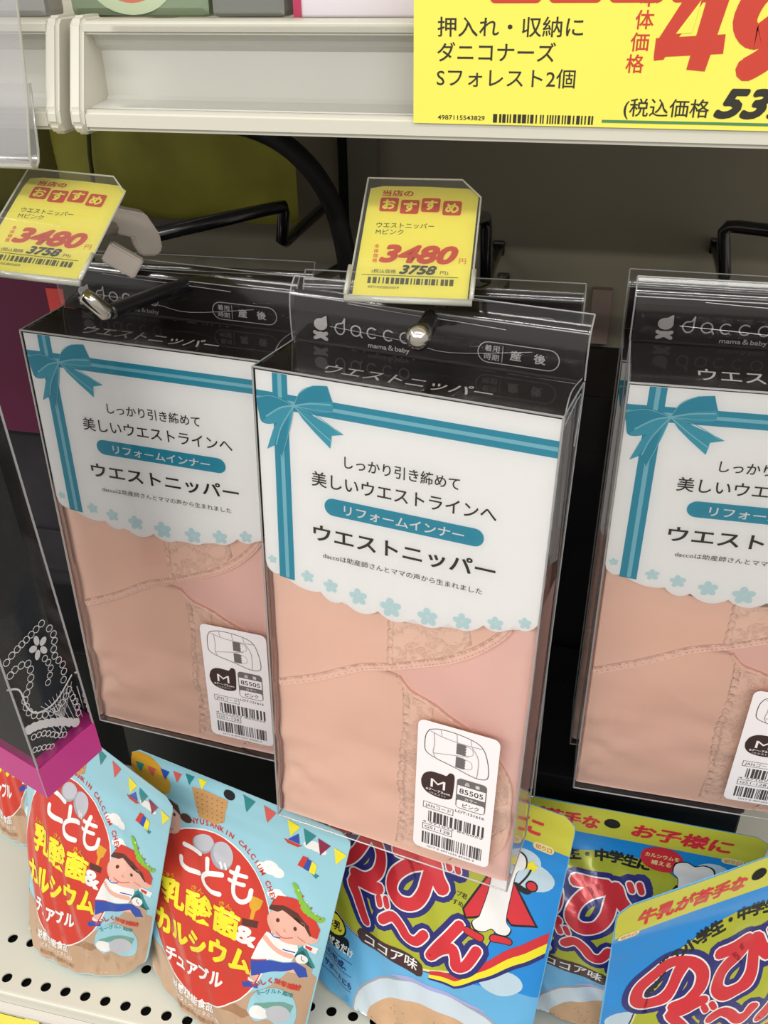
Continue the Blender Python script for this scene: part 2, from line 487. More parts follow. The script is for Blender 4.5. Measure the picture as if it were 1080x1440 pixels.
# ---- upper shelf, two bays
def upper_shelf(x0, x1, label, capside):
    t = empty('display_shelf', label, 'shelf', Matrix.Translation(((x0 + x1) / 2, .59, .6)))
    dx, dy, dz = (x0 + x1) / 2, .59, .6
    def P(pr): return [(y - dy, z - dz) for y, z in pr]
    a, b = x0 - dx, x1 - dx
    box('shelf_board', (a, b, .446 - dy, .749 - dy, .6265 - dz, .630 - dz), WHITE_METAL, t, .0005)
    # front rail: top lip, sloped back plate, tray and lower lip
    bm = bmesh.new(); bm_box(bm, a, b, .4270 - dy, .4475 - dy, .6290 - dz, .6345 - dz)
    bmesh.ops.bevel(bm, geom=bm.edges[:], offset=.0012, segments=3, affect='EDGES'); from_bm('top_lip', bm, WHITE_METAL, t)
    extrude_x('back_plate', P([(.4340, .6292), (.4365, .6240), (.4405, .6215), (.4405, .6020), (.4385, .6004), (.4215, .5985)]), a, b, RAIL_IN, t)
    bm = bmesh.new(); bm_box(bm, a, b, .4150 - dy, .4225 - dy, .5895 - dz, .5985 - dz)
    bmesh.ops.bevel(bm, geom=bm.edges[:], offset=.0018, segments=3, affect='EDGES'); from_bm('lower_lip', bm, WHITE_METAL, t)
    box('underside', (a, b, .4215 - dy, .749 - dy, .5905 - dz, .5925 - dz), WHITE_METAL, t)
    for side in capside:
        xs = (a - .0055, a + .0015) if side < 0 else (b - .0015, b + .0055)
        pr = P([(.4475, .6365), (.4300, .6365), (.4268, .6340), (.4135, .5985), (.4130, .5920), (.4165, .5875), (.4475, .5875)])
        o = extrude_x('end_cap', pr, xs[0], xs[1], WHITE_METAL, t, closed=True)
        bm = bmesh.new(); bm.from_mesh(o.data); bmesh.ops.recalc_face_normals(bm, faces=bm.faces[:])
        bmesh.ops.bevel(bm, geom=bm.edges[:], offset=.0016, segments=3, affect='EDGES'); bm.to_mesh(o.data); bm.free()
    return t
us = upper_shelf(-.2440, .45, 'upper white metal shelf above the hanging boxes, right-hand bay', (-1,))
ul = upper_shelf(-.90, -.2605, 'upper white metal shelf at the top left corner, left-hand bay', (1,))
# clear strip over the right rail
mobj('rail_cover', [(x - .103, y - .59, z - .6) for x, y, z in ((-.228, .4238, .5990), (.45, .4238, .5990), (.45, .4262, .6335), (-.228, .4262, .6335))], [(0, 1, 2, 3)], CLEAR, us, label='clear plastic strip')

# ---- goods standing on the upper shelf
g = box('snack_pouch', (-.262, -.190, .452, .47, .6345, .74), mat('sage_foil', '#93a388', .3, .5), None, .004)
tag(g, 'sage green foil pack on the top shelf at the upper left', 'package')
s = Sheet(lambda u, v, off: (-.262 + u * .001, .4519 - off, .6345 + v * .001)); s.ell('printed_spot', mat('coral_ink', '#c9715c', .4), 1, 33, 17, 15, 11); s.ell('printed_spot', mat('pale_green', '#b9c7a6', .4), .5, 33, 16, 22, 15); s.build(g)
tag(box('foil_pack', (-.188, -.152, .4485, .4655, .6345, .74), mat('grey_foil', '#8f918b', .25, .6), None, .003), 'narrow grey foil pack between the green pack and the white box', 'package')
g = box('paper_box', (-.148, .02, .452, .50, .6345, .74), mat('pale_lilac_card', '#dcd4dc', .5), None, .001); tag(g, 'pale lilac box with a crimson edge on the top shelf', 'box')
box('edge_strip', (-.1492, -.1455, .4512, .4522, .6345, .74), mat('crimson', '#b5335a', .4), g)
tag(box('paper_box', (.03, .2, .452, .50, .6345, .74), mat('pale_card', '#d8d6cc', .5), None, .001), 'pale box behind the big yellow price sign', 'box')
tag(box('foil_pack', (-.45, -.275, .452, .47, .6345, .74), mat('silver_foil', '#b3b2b0', .3, .5), None, .003), 'silver grey pack on the top shelf behind the clear holder', 'package')

# ---- clear sign holder at upper left
def left_holder():
    t = empty('sign_holder', 'empty clear plastic sign holder hanging at the top left corner', 'sign holder', Matrix.Translation((-.33, .410, .575)))
    V = []; F = []
    prof = [(0, .12), (-.0005, .10), (-.0010, .06), (-.0022, .03), (-.0052, .012), (-.0062, .004), (-.0050, -.0006), (-.0018, -.0012), (.0004, .001), (.0014, .006), (.0014, .035)]
    n = len(prof)
    for i, (y, z) in enumerate(prof):
        k = max(0, z)
        V += [(-.22, y, z), (.0615 + k * .09, y, z)]
    F = [(2 * i, 2 * i + 1, 2 * i + 3, 2 * i + 2) for i in range(n - 1)]
    mobj('clear_sheet', V, F, FROST, t, True)
    path = [Vector(V[2 * i + 1]) for i in range(n)]
    tube('side_edge', path, .0007, ACRYL_EDGE, t, 6)
    tube('fold_edge', [V[12], V[13]], .0010, ACRYL_EDGE, t, 6)
    tube('fold_edge', [V[14], V[15]], .0008, ACRYL_EDGE, t, 6)
left_holder()

# ---- big yellow price sign
def big_sign():
    X0, Z0 = -.0855, .5966
    S = lambda u, v, off: (X0 + u * .000966, .4140 - off, Z0 + v * .000966)
    s = Sheet(S)
    s.rect('price_sign', YEL, 0, 0, 0, 205, 108); t = s.build(None)[0]
    tag(t, 'large yellow price sign on the front of the upper shelf', 'sign')
    s = Sheet(S, None, .0001)
    def U(x, z): return ((x - X0) * 1000, (z - Z0) * 1000)
    INK_D = mat('dark_ink', '#2c2a20', .5); RED = YEL_RED
    s.text('black_lettering', INK_D, 1, '押入れ・収納に', 10.3, 34.9, 60.5, 8.0, .008)
    s.text('black_lettering', INK_D, 1, 'ダニコナーズ', 10.3, 25.4, 50.0, 8.0, .008)
    s.text('black_lettering', INK_D, 1, 'Sフォレスト2個', 10.3, 15.6, 59.0, 8.0, .004)
    s.text('black_lettering', INK_D, 1, '4987115543829', 11.0, 1.7, 20.8, 2.6, .01)
    s.barcode('barcode', INK_D, 1, 35.5, .9, 78.3, 4.4, 5, 28)
    s.rect('green_line', mat('green_ink', '#4d8a57', .5), 1, 82, 1.9, 200, 3.0)
    for i, ch in enumerate('本体価格'):
        s.text('red_lettering', RED, 1, ch, 92.0 - i * .9, 45.8 - i * 8.0, 7.2, 7.4, .012)
    # heavy slanted digits
    def poly(part, m, L, pts): s.poly(part, m, L, pts)
    for q in ([(116, 60), (130, 60), (126, 48), (109, 48)], [(117.5, 48), (126, 48), (120.8, 22), (113.5, 22.6)], [(109, 48), (117, 48), (104, 26.2), (100.2, 25.8), (100, 32)], [(100, 27), (100, 34), (126.6, 35.5), (126.8, 28.5)]):
        poly('red_price', RED, 1, q)
    poly('yellow_counter', YEL, 2, [(107.5, 35.6), (115.5, 47.5), (113.6, 36.0)])
    s.stroke('red_price', RED, 1, [(152, 46), (146, 40), (138, 34.5), (133, 40), (137, 50), (147, 54), (153, 47), (150, 35), (143, 27), (137, 23)], 9)
    s.text('red_price', RED, 1, '8', 158, 24, 30, 42, .05, .3)
    s.text('black_lettering', INK_D, 1, '(税込価格', 90.5, 5.2, 34.5, 7.6, .006)
    s.text('black_price', INK_D, 1, '537円)', 127.5, 5.2, 56, 14.5, .055, .35)
    for i, ch in enumerate('おすすめ'):
        s.rect('red_square', RED, 1, 32 + i * 24, 46.6, 53 + i * 24, 66, 2)
        s.text('white_lettering', YEL, 2, ch, 35 + i * 24, 50, 15, 15, .03)
    s.build(t)
big_sign()

# ================================================================== PINK GARMENT BOXES
H = .2951; D = .0445; W = .150; HD = .0263; BOT = -.006
def garment_front(u, v):
    """depth (m) of the garment surface behind the front film"""
    n = noise.noise(Vector((u * .030, v * .030, 3.1))) * 1.0
    folds = math.sin(v * .16 + noise.noise(Vector((u * .02, v * .01, 1))) * 3.0) * .6 * max(0, min(1, (70 - v) / 50))
    pil = math.sin(u * .33) * .15
    n2 = noise.noise(Vector((u * .012 + 4, v * .055, 8.0)))
    n3 = noise.noise(Vector((u * .09, v * .11, 2.0))) * max(0, min(1, (60 - u) / 50)) * max(0, min(1, (75 - v) / 40))
    lo = max(0, min(1, (100 - v) / 45)); near = max(0, min(1, (v + 6) / 26))
    y = .0062 - (n * .0018 + folds * .0030 + n2 * .0050 * lo + n3 * .0030 + pil * .0002)
    y = .0024 + (y - .0024) * (.25 + .75 * near)
    e = min(max(0, u - .7), max(0, 149.3 - u)); y += .0012 * max(0, 1 - e / 4) ** 2
    return max(.0019, y)


def lettering(s, L):
    # writing on the white card
    s.text('lettering', INK, L, 'しっかり引き締めて', 47.3, 250.4, 58.5, 7.2, .008)
    s.text('lettering', INK, L, '美しいウエストラインへ', 29.5, 237.5, 95.0, 9.0, .008)
    s.rect('teal_pill', TEAL, L, 36.3, 221.8, 119.3, 231.6, 4.85)
    s.text('white_lettering', INK_W, L + 1, 'リフォームインナー', 47.0, 224.1, 62.5, 6.3, .018)
    s.text('lettering', INK, L, 'ウエストニッパー', 29.8, 206.0, 96.3, 10.6, .022)
    s.text('lettering', INK, L, 'daccoは助産師さんとママの声から生まれました', 34.9, 195.7, 85.6, 3.7, 0)

def make_box():
    t = empty('product_box', 'x', 'box', Matrix.Identity(4), 'boxed pink waist bands on hooks')
    # clear shell: front, sides, bottom, top
    v = [(0, 0, BOT), (W, 0, BOT), (W, D, BOT), (0, D, BOT), (0, 0, H), (W, 0, H), (W, D, H), (0, D, H)]
    mobj('clear_shell', v, [(0, 1, 5, 4), (1, 2, 6, 5), (3, 0, 4, 7), (0, 3, 2, 1), (4, 5, 6, 7)], CLEAR, t)
    V = []; F = []
    r = .00050
    for a, b in ((0, 1), (4, 5), (0, 4), (1, 5), (1, 2), (2, 6), (3, 7), (0, 3)):
        tube_geo([v[a], v[b]], r, 5, V, F)
    tube_geo([v[4], v[7]], r * .8, 5, V, F); tube_geo([v[5], v[6]], r * .8, 5, V, F)
    # bent side gusset line at the right
    tube_geo(smooth_path([(W, .001, H - .002), (W - .0015, D * .45, H + .0035), (W - .001, D - .001, H + .002)], 5), .0003, 4, V, F)
    tube_geo(smooth_path([(W + .0003, .002, H - .005), (W + .001, D * .5, H - .001), (W + .0003, D * .9, H - .006), (W, D * .85, H - .03)], 5), .0003, 4, V, F)
    mobj('fold_edges', V, F, EDGE, t)
    # inner clear liner walls
    v2 = [(.0022, .004, BOT + .002), (.0022, D - .001, BOT + .002), (.0022, D - .001, H - .004), (.0022, .004, H - .004),
          (W - .0022, .004, BOT + .002), (W - .0022, D - .001, BOT + .002), (W - .0022, D - .001, H - .004), (W - .0022, .004, H - .004)]
    mobj('inner_liner', v2, [(0, 1, 2, 3), (4, 5, 6, 7)], CLEAR, t)
    # white front card, scalloped lower edge
    pts = [(.8, 293.4), (149.2, 293.4)]
    def edge(u):   # sagging base line of the scallops
        return 183.2 - 15.2 * math.sin(math.pi * min(1, max(0, (u + 2) / 152)) ** .88) ** .9
    cuts = [149.4, 138, 122.6, 104.5, 85.1, 66.0, 46.5, 33.0, 9.6, .6]
    for i in range(len(cuts) - 1):
        a, b = cuts[i], cuts[i + 1]
        dpth = 1.8 + abs(a - b) * .13
        if i == len(cuts) - 2: dpth = 3
        if i == len(cuts) - 3: dpth = 3.0
        for k in range(9):
            f = k / 9; u = a + (b - a) * f
            pts.append((u, edge(u) + 2.2 - dpth * math.sin(math.pi * f) ** .8))
    pts.append((.8, 185.5))
    S = lambda u, v_, off: (u * .001, .0012 - off, v_ * .001)
    s = Sheet(S)
    s.poly('front_card', CARD_W, 0, pts)
    fc = s.build(t, skirt=.0004)[0]
    s = Sheet(S, None, .00009)
    # ribbons
    s.rect('ribbon_print', TEAL, 1, .8, 274.9, 149.2, 283.2)
    s.rect('ribbon_highlight', TEAL_LT, 2, .8, 278.2, 149.2, 280.2)
    s.poly('ribbon_print', TEAL, 1, [(9.8, 293.2), (17.8, 293.2), (17.9, 176.8), (8.9, 177.6)])
    s.rect('ribbon_highlight', TEAL_LT, 2.2, 12.7, 178, 14.9, 293.2)
    # bow
    TE2 = mat('mid_teal_ink', '#3fa3ba', .45)
    K = (21.1, 278.1)
    def loop(pts_, L=3, m=TE2):
        p = [(q.x, q.y) for q in smooth_path([(a, b, 0) for a, b in pts_], 4)]
        s.poly('bow_print', m, L, p); return p
    def outl(pts_, w_=.35, L=5): s.stroke('bow_lines', TEAL_LT, L, pts_, w_)
    loop([K, (22.6, 282.5), (25.8, 286.3), (31.5, 289.8), (38.9, 290.9)], 3, TEAL)
    s.poly('bow_print', TEAL, 3, [K, (38.9, 290.9), (40.5, 286), (42.3, 281.2), (40.8, 277.6), (33.8, 276.2)])
    s.poly('bow_print', TE2, 3.4, [K, (30, 281.6), (41.2, 283.4), (42.3, 281.2), (40.8, 277.6), (33, 276.2)])
    loop([K, (16, 280.6), (9.5, 281.4), (4.0, 280.4), (.9, 278.4), (1.6, 272), (3.4, 266.4), (10.5, 267.2), (16.5, 272.5), K], 3, TEAL)
    loop([K, (12, 274.8), (5.6, 269.2), (4.2, 266.9), (10.5, 267.2), (16.5, 272.5), K], 3.4, TE2)
    s.poly('bow_print', TE2, 3.2, [K, (27, 276.4), (38.2, 271.7), (47.2, 267.6), (40.8, 265.9), (40.0, 259.0), (31.7, 266.1), (25.5, 272)])
    s.poly('bow_print', TE2, 3.2, [K, (14.5, 272.5), (9.3, 263.8), (5.3, 252.4), (10.8, 255.8), (13.6, 249.2), (16.2, 257), (18.8, 267)])
    s.poly('bow_print', TEAL, 3.3, [(18.2, 272), (12, 262), (9.2, 255.0), (10.8, 255.8), (13.6, 249.2), (16.2, 257)])
    outl([K, (25, 286.2), (32, 290.2)]); outl([K, (30, 280.7), (40.5, 281.8)], .9); outl([K, (32, 277.9), (41, 278.4)])
    outl([K, (14, 276), (6, 270.2)], .9); outl([K, (10, 281.3), (1.6, 279.4)]); outl([K, (31, 270), (40.5, 263.2)], .7); outl([K, (14, 266), (10.8, 256)], .7); outl([K, (18.5, 266), (13.8, 250)]); outl([K, (33, 275), (45, 268)], .35)
    s.ell('bow_print', TEAL_LT, 5.2, K[0], K[1], 1.1, 1.0)
    # little five-petal flowers along the scallops
    for i, (fu, fv, fr) in enumerate([(4.9, 187.2, 2.6), (25.6, 181.4, 3.8), (39.0, 178.8, 4.3), (54.7, 176.2, 5.2), (73.0, 174.4, 6.0), (93.2, 174.2, 5.6), (111.5, 176.6, 5.0), (128.5, 180.2, 4.2), (143, 184.5, 3.4)]):
        for k in range(5):
            a = math.radians(90 + 72 * k + 8)
            cu, cv = fu + math.cos(a) * fr * .58, fv + math.sin(a) * fr * .58
            s.ell('flower_print', PALE, 1, cu, cv, fr * .44, fr * .36, math.degrees(a), 10)
        s.ell('flower_print', PALE, 1.2, fu, fv, fr * .13, fr * .13, 0, 8)
    s.ell('flower_print', PALE, 1, 4.9, 187.2, .4, .4)
    lettering(s, 2)
    s.build(fc)
    # black card: top face and hang tab
    mobj('top_card', [(.001, .0015, H - .0012), (W - .001, .0015, H - .0012), (W - .001, D - .001, H - .0012), (.001, D - .001, H - .0012),
                      (.001, .0010, H - .0016), (W - .001, .0010, H - .0016)], [(0, 1, 2, 3), (4, 5, 1, 0)], CARD_K, t)
    st = Sheet(lambda u, v_, off: (u * .001, v_ * .001, H - .0011 + off), None, .00009)
    st.text('top_lettering', INK_W, 1, 'ウエストニッパー', 31.5, 10.0, 83.0, 13.0, .010)
    st.build(t)
    mobj('hang_card', [(.001, D - .0008, H - .001), (W - .001, D - .0008, H - .001), (W - .001, D - .0002, H + HD), (.001, D - .0002, H + HD)], [(0, 1, 2, 3)], CARD_K, t)
    V = []; F = []; n = 9
    for i in range(n):
        f = i / (n - 1); z = H + .001 + f * (HD + .0045)
        y = D - .0016 - .0016 * math.sin(f * math.pi * .9) + .0045 * max(0, f - .72) ** 1.5 * 8
        V += [(-.0003, y, z), (W + .0003, y + .0006, z - .0008 * f)]
    F = [(2 * i, 2 * i + 1, 2 * i + 3, 2 * i + 2) for i in range(n - 1)]
    mobj('hang_tab', V, F, CLEAR_TAB, t, True)
    V2 = []; F2 = []
    tube_geo([V[2 * i] for i in range(n)], .0004, 4, V2, F2); tube_geo([V[2 * i + 1] for i in range(n)], .0004, 4, V2, F2)
    tube_geo([V[-2], V[-1]], .0004, 4, V2, F2); tube_geo([V[-6], V[-5]], .00035, 4, V2, F2)
    tube_geo(smooth_path([(.032, D - .0042, H + .0235), (.060, D - .0046, H + .0225), (.088, D - .0046, H + .022), (.112, D - .004, H + .021)], 4), .00022, 4, V2, F2)
    tube_geo(smooth_path([(.022, D - .0035, H + .0105), (.062, D - .0036, H + .0085), (.085, D - .0036, H + .006), (.125, D - .0036, H + .012)], 4), .00015, 4, V2, F2)
    mobj('tab_edges', V2, F2, EDGE, t)
    sh_ = Sheet(lambda u, v_, off: (u * .001, D - .0009 - off - (v_ - 295) * .00000, v_ * .001), None, .00009)
    # emblem: round head with a curl over a small four-pointed bow
    sh_.ell('emblem', INK_W, 2, 15.6, 305.2, 3.7, 3.1, 0, 20)
    sh_.poly('emblem', INK_W, 2, [(15.6, 307.8), (18.0, 309.6), (19.0, 309.9), (19.3, 305.2), (17, 304)])
    for a, b in (((12.3, 301.3), (18.9, 299.0)), ((18.9, 301.3), (12.5, 299.0))):
        sh_.stroke('emblem', INK_W, 2, [(a[0], a[1] - .5), (b[0], b[1] - 1.2)], 2.0, False)
    sh_.ell('emblem', INK_W, 2, 15.6, 299.9, 2.7, 1.5)
    for i, ch in enumerate('dacco'):
        cu = 26.3 + i * 8.75; cv = 304.3; r_ = 2.6
        if ch == 'd':
            sh_.stroke('brand_lettering', INK_W, 2, [(cu + 2.6, 309.6), (cu + 2.4, 306), (cu + 2.5, 303.6), (cu + 1.2, 301.7), (cu - 1, 301.7), (cu - 2.6, 304.2), (cu - 1.2, 306.7), (cu + 1.2, 307.2), (cu + 2.6, 309.6)], .75)
        elif ch == 'a':
            sh_.stroke('brand_lettering', INK_W, 2, [(cu + r_ * math.cos(a), cv + r_ * math.sin(a)) for a in [math.pi * 2 * k / 12 for k in range(13)]], .75)
            sh_.stroke('brand_lettering', INK_W, 2, [(cu + 2.6, cv), (cu + 2.7, cv - 2.0), (cu + 3.4, cv - 2.9)], .75)
        elif ch == 'c':
            sh_.stroke('brand_lettering', INK_W, 2, [(cu + r_ * math.cos(a), cv + r_ * math.sin(a)) for a in [math.radians(50 + 26 * k) for k in range(11)]], .75)
        else:
            sh_.stroke('brand_lettering', INK_W, 2, [(cu + r_ * math.cos(a), cv + r_ * math.sin(a)) for a in [math.pi * 2 * k / 12 for k in range(13)]], .75)
    sh_.text('tab_lettering', INK_W, 2, 'mama＆baby', 41.8, 296.9, 22, 3.4, .02)
    ring = []
    for cx, a0 in ((132.6, -90), (103.4, 90)):
        for k in range(9):
            a = math.radians(a0 + 22.5 * k); ring.append((cx + 5.0 * math.cos(a), 303.3 + 5.0 * math.sin(a)))
    sh_.stroke('tab_lettering', INK_W, 2, ring + [ring[0]], .45, False)
    sh_.rect('tab_lettering', INK_W, 2, 110.3, 299.2, 110.6, 307.2)
    sh_.text('tab_lettering', INK_W, 2, '着用', 101.6, 304.0, 7.3, 3.4, .01)
    sh_.text('tab_lettering', INK_W, 2, '時期', 101.6, 299.8, 7.3, 3.4, .01)
    sh_.text('tab_lettering', INK_W, 2, '産　後', 114.3, 301.3, 16.8, 5.0, .03)
    sh_.build(t)
    # ---- garment
    gx = empty_part('folded_garment', t)
    V = []; F = []; NU, NV = 36, 50
    for j in range(NV + 1):
        for i in range(NU + 1):
            u = .7 + 148.6 * i / NU; v_ = -5.6 + 195.6 * j / NV
            V.append((u * .001, garment_front(u, v_) + .0013, v_ * .001))
    for j in range(NV):
        for i in range(NU):
            a = j * (NU + 1) + i; F.append((a, a + 1, a + NU + 2, a + NU + 1))
    # thickness: sides and bottom go back
    def skirt(idx):
        for a, b in zip(idx[:-1], idx[1:]):
            pa = V[a]; pb = V[b]; k = len(V)
            V.extend([(pa[0], D - .006, pa[2]), (pb[0], D - .006, pb[2])]); F.append((b, a, k, k + 1))
    skirt([j * (NU + 1) for j in range(NV + 1)]); skirt([j * (NU + 1) + NU for j in range(NV, -1, -1)]); skirt(list(range(NU, -1, -1)))
    mobj('back_panel', V, F, PINK_B, gx, True)
    G = lambda base: (lambda u, v_, off: (u * .001, garment_front(u, v_) + base - off, v_ * .001))
    def hemline(pts_, w_, part='hem', m=HEM, L=1):
        sg.band(part, m, L, pts_, w_)
    sg = Sheet(G(.0005), 4, .0002)
    lower = [(1.9, 128), (74.6, 127), (78, 122), (83, 117.5), (97, 112.6), (107, 106.4), (125, 97), (137.5, 84), (144, 70), (146, 50), (145.5, 29), (140, 14.6), (128, 2), (110, -5.4), (1.2, -5.4)]
    sg.poly('lower_panel', PINK, 0, lower)
    sg.poly('lower_lace', LACE, 1, [(79, 121), (83, 117.5), (97, 112.6), (99, 60), (96, 20), (94, 0), (78, -1), (79.5, 19), (82, 45), (80.5, 70), (82, 95)])
    sg.poly('round_lace', LACE, 1, [(120, 98), (137, 84), (143, 70), (145, 50), (144, 29), (138.5, 15), (128, 4), (120, 2), (131, 20), (135, 45), (132, 72)])
    for k in range(19):
        sg.ell('lace_scallop', LACE, 1.2, 80.8 + 1.2 * math.sin(k * .5), 117 - k * 6.3, 2.3, 3.4, 0, 10)
    hemline([(76, 126), (83, 117.5), (97, 112.6), (107, 106.4), (125, 97), (137.0, 84), (143.6, 70), (145.3, 50), (144.8, 29), (139.5, 15.2), (128, 3), (112, -3)], 2.4, 'edge_binding', PINK, 1.6)
    sg.build(gx, skirt=.0012)
    sg = Sheet(G(-.0006), 4, .0002)
    sg.poly('upper_flap', PINK, 0, [(1.9, 190), (136, 190), (135, 176), (129.5, 167.5), (119, 155.8), (105, 146), (90, 138.7), (70, 130), (52, 123), (25, 107), (1.9, 97)])
    sg.poly('flap_lace', LACE, 1, [(71.5, 188), (112, 188), (116, 160), (106, 149.5), (90, 141.5), (71, 133.5)])
    for k in range(9):
        sg.ell('lace_scallop', LACE, 1.2, 71.6, 137 + k * 6, 2.0, 3.2, 0, 10)
    hemline([(134.6, 176), (129, 167.5), (118.4, 156.6), (104.5, 147), (89.5, 140), (70, 131.6), (52, 124.6), (25.5, 109), (2.6, 99.0)], 5.2, 'hem', HEM, 1)
    ST = mat('stitch_thread', '#f3b9a4', .7)
    hp = smooth_path([(x_, y_, 0) for x_, y_ in [(134.6, 176), (129, 167.5), (118.4, 156.6), (104.5, 147), (89.5, 140), (70, 131.6), (52, 124.6), (25.5, 109), (2.6, 99.0)]], 14)
    for q0, q1 in zip(hp[::2], hp[1::2]):
        dv = (q1 - q0).normalized(); nn = Vector((-dv.y, dv.x, 0))
        for sd in (-1.3, 1.2):
            a = q0 + nn * sd; b = a + dv * 1.1; w2 = nn * .18
            sg.poly('stitching', ST, 2, [(p.x, p.y) for p in (a - w2, b - w2, b + w2, a + w2)])
    sg.build(gx, skirt=.0016)
    # ---- sticker on the front film
    sk = Sheet(lambda u, v_, off: (u * .001, -.00035 - off, v_ * .001), None, .00009)
    sk.rect('sticker', STICK, 0, 91.2, 8.2, 137.6, 107.0, 4)
    so = sk.build(t, label_of('sticker', 'white barcode sticker'), skirt=.0002)[0]
    sk = Sheet(lambda u, v_, off: (u * .001, -.00036 - off, v_ * .001), None, .00009)
    B_ = mat('sticker_ink', '#4a4443', .5); GR = mat('sticker_grey', '#a9a4a4', .5); BR = mat('sticker_brown', '#3a2522', .5)
    out = [(98, 101.5), (104, 103.6), (114, 103.6), (124, 101.5), (129, 97.5), (132, 88), (132.6, 79), (130, 76.2), (124, 76.0), (112, 79.5), (102, 82), (96.6, 85), (95.6, 90), (96, 97)]
    sk.stroke('drawing', B_, 1, out + [out[0]], .45)
    sk.stroke('drawing', GR, 1, [(98.6, 100.6), (106, 98.5), (117, 97.5), (128, 97.8)], .5); sk.stroke('drawing', GR, 1, [(104.5, 103.3), (105.2, 99)], .35); sk.stroke('drawing', GR, 1, [(113.5, 103.4), (114, 97.8)], .4); sk.stroke('drawing', GR, 1, [(121.5, 101.8), (122, 97.6)], .35)
    sk.stroke('drawing', GR, 1, [(100.6, 100), (101.2, 92), (100.6, 86), (102, 82.3)], .5); sk.stroke('drawing', GR, 1, [(101, 85.3), (113.5, 88.0), (121, 89.6)], .45)
    sk.stroke('drawing', GR, 1, [(122.5, 97), (126.3, 90), (126.6, 80), (126.2, 76.2)], .5)
    for a0, a1 in ((89.5, 97.2), (79.5, 87.5)):
        sk.rect('drawing_lace', GREY_INK, 1, 113.8, a0, 118.2, a1)
        for k in range(4): sk.ell('drawing_lace', GREY_INK, 1, 118.3, a0 + 1 + k * 1.9, 1.1, 1.0, 0, 8)
        sk.stroke('drawing', GR, 1, [(119, a1 - .4), (122.6, a1 - 1.8), (123, a0 + 2), (119.5, a0 + .2)], .35)
    sk.poly('size_blob', BR, 1, [(p.x, p.y) for p in smooth_path([(a, b, 0) for a, b in [(94.4, 63), (96, 68), (100, 71), (106, 71.2), (109.2, 71.0), (111, 73.8), (113.6, 73.0), (114, 68), (113.6, 59), (112.6, 54.4), (107, 52.6), (99, 54), (95.2, 58), (94.4, 63)]], 3)])
    sk.text('white_lettering', INK_W, 2, 'M', 100.2, 59.6, 8.6, 9.4, 0.0)
    sk.text('white_lettering', INK_W, 2, '67〜73cm', 97.5, 56.6, 14.5, 2.4, .01); sk.text('white_lettering', INK_W, 2, '〈ウエスト〉', 99.4, 54.2, 10, 1.9, 0)
    sk.rect('label_frame', GREY_INK, 1, 115.4, 49.4, 132.8, 72.3, 2.6); sk.rect('label_field', STICK, 1.6, 116.0, 60.0, 132.2, 67.0); sk.rect('label_field', STICK, 1.6, 116.0, 50.0, 132.2, 56.0, 1.5)
    sk.text('white_lettering', INK_W, 2, '品　番', 120.2, 68.2, 8.6, 2.8, .01); sk.text('sticker_lettering', B_, 2.4, '85505', 117.2, 61.4, 13.8, 5.2, .02)
    sk.text('white_lettering', INK_W, 2, 'カラー', 120.6, 56.8, 7.4, 2.5, .01); sk.text('sticker_lettering', B_, 2.4, 'ピンク', 119.6, 51.2, 9.6, 3.7, .02)
    for (a0, b0, a1, b1, tx) in ((96.3, 41.8, 114.6, 46.8, 'JANコード'), (96.5, 24.3, 114.7, 29.2, 'GS1-128')):
        for q in ((a0, b0, a1, b0 + .35), (a0, b1 - .35, a1, b1), (a0, b0, a0 + .35, b1), (a1 - .35, b0, a1, b1)): sk.rect('sticker_lettering', B_, 1, *q)
        sk.text('sticker_lettering', B_, 1, tx, a0 + 1.4, b0 + 1.3, a1 - a0 - 2.8, 3.3, .0)
    sk.text('sticker_lettering', B_, 1, 'LOT:121616', 115.6, 45.8, 17, 2.8, .01)
    sk.barcode('barcode', B_, 1, 99.8, 31.6, 133.2, 40.2, 3, 24); sk.text('sticker_lettering', B_, 1, '4 971032 855059', 96.3, 29.9, 36.6, 2.1, 0)
    sk.barcode('barcode', B_, 1, 96.5, 12.6, 133.2, 22.3, 9, 30); sk.text('sticker_lettering', B_, 1, '1017 0 4971032 85505 9', 100, 9.9, 29, 2.1, 0)
    sk.build(so)
    return t
def empty_part(name, parent):
    o = bpy.data.objects.new(name, None); COL.objects.link(o); o.parent = parent; o.empty_display_size = .01; return o
def label_of(k, v): return {k: v}

BOXES = {
 'A': (((.9984, .0492, .0282), (-.0492, .9988, .0005), (-.0282, -.0019, .9996)), (-.3223, .4292, .1862)),
 'B': (((.9887, .1490, .0184), (-.1497, .9877, .0455), (-.0114, -.0478, .9988)), (-.1621, .3672, .1974)),
 'C': (((1.0, .0003, -.0054), (-.0008, .9956, -.0932), (.0053, .0932, .9956)), (.0197, .4318, .1952)),
}
proto = make_box(); index_kids()
proto['label'] = 'clear box with a pink waist band, front box in the middle of the picture'
setx(proto, *BOXES['B'])
def place_box(R, loc, label):
    c = copy_tree(proto); c['label'] = label; setx(c, R, loc); return c
place_box(*BOXES['A'], 'clear box with a pink waist band, front box on the left hook')
place_box(*BOXES['C'], 'clear box with a pink waist band, front box cut by the right edge')
ordn = ['second', 'third', 'fourth']
for k in range(1):
    R, l = BOXES['B']; a = .055 + .049 * k
    yaw = Matrix.Rotation(math.radians((2.0, 1.0, .5)[k]), 3, 'Z')
    place_box(tuple(map(tuple, yaw)), (-.158 + .004 * k + .003, l[1] + a, l[2] - .012), 'clear box %s in line on the middle hook, mostly hidden behind the front one' % ordn[k])
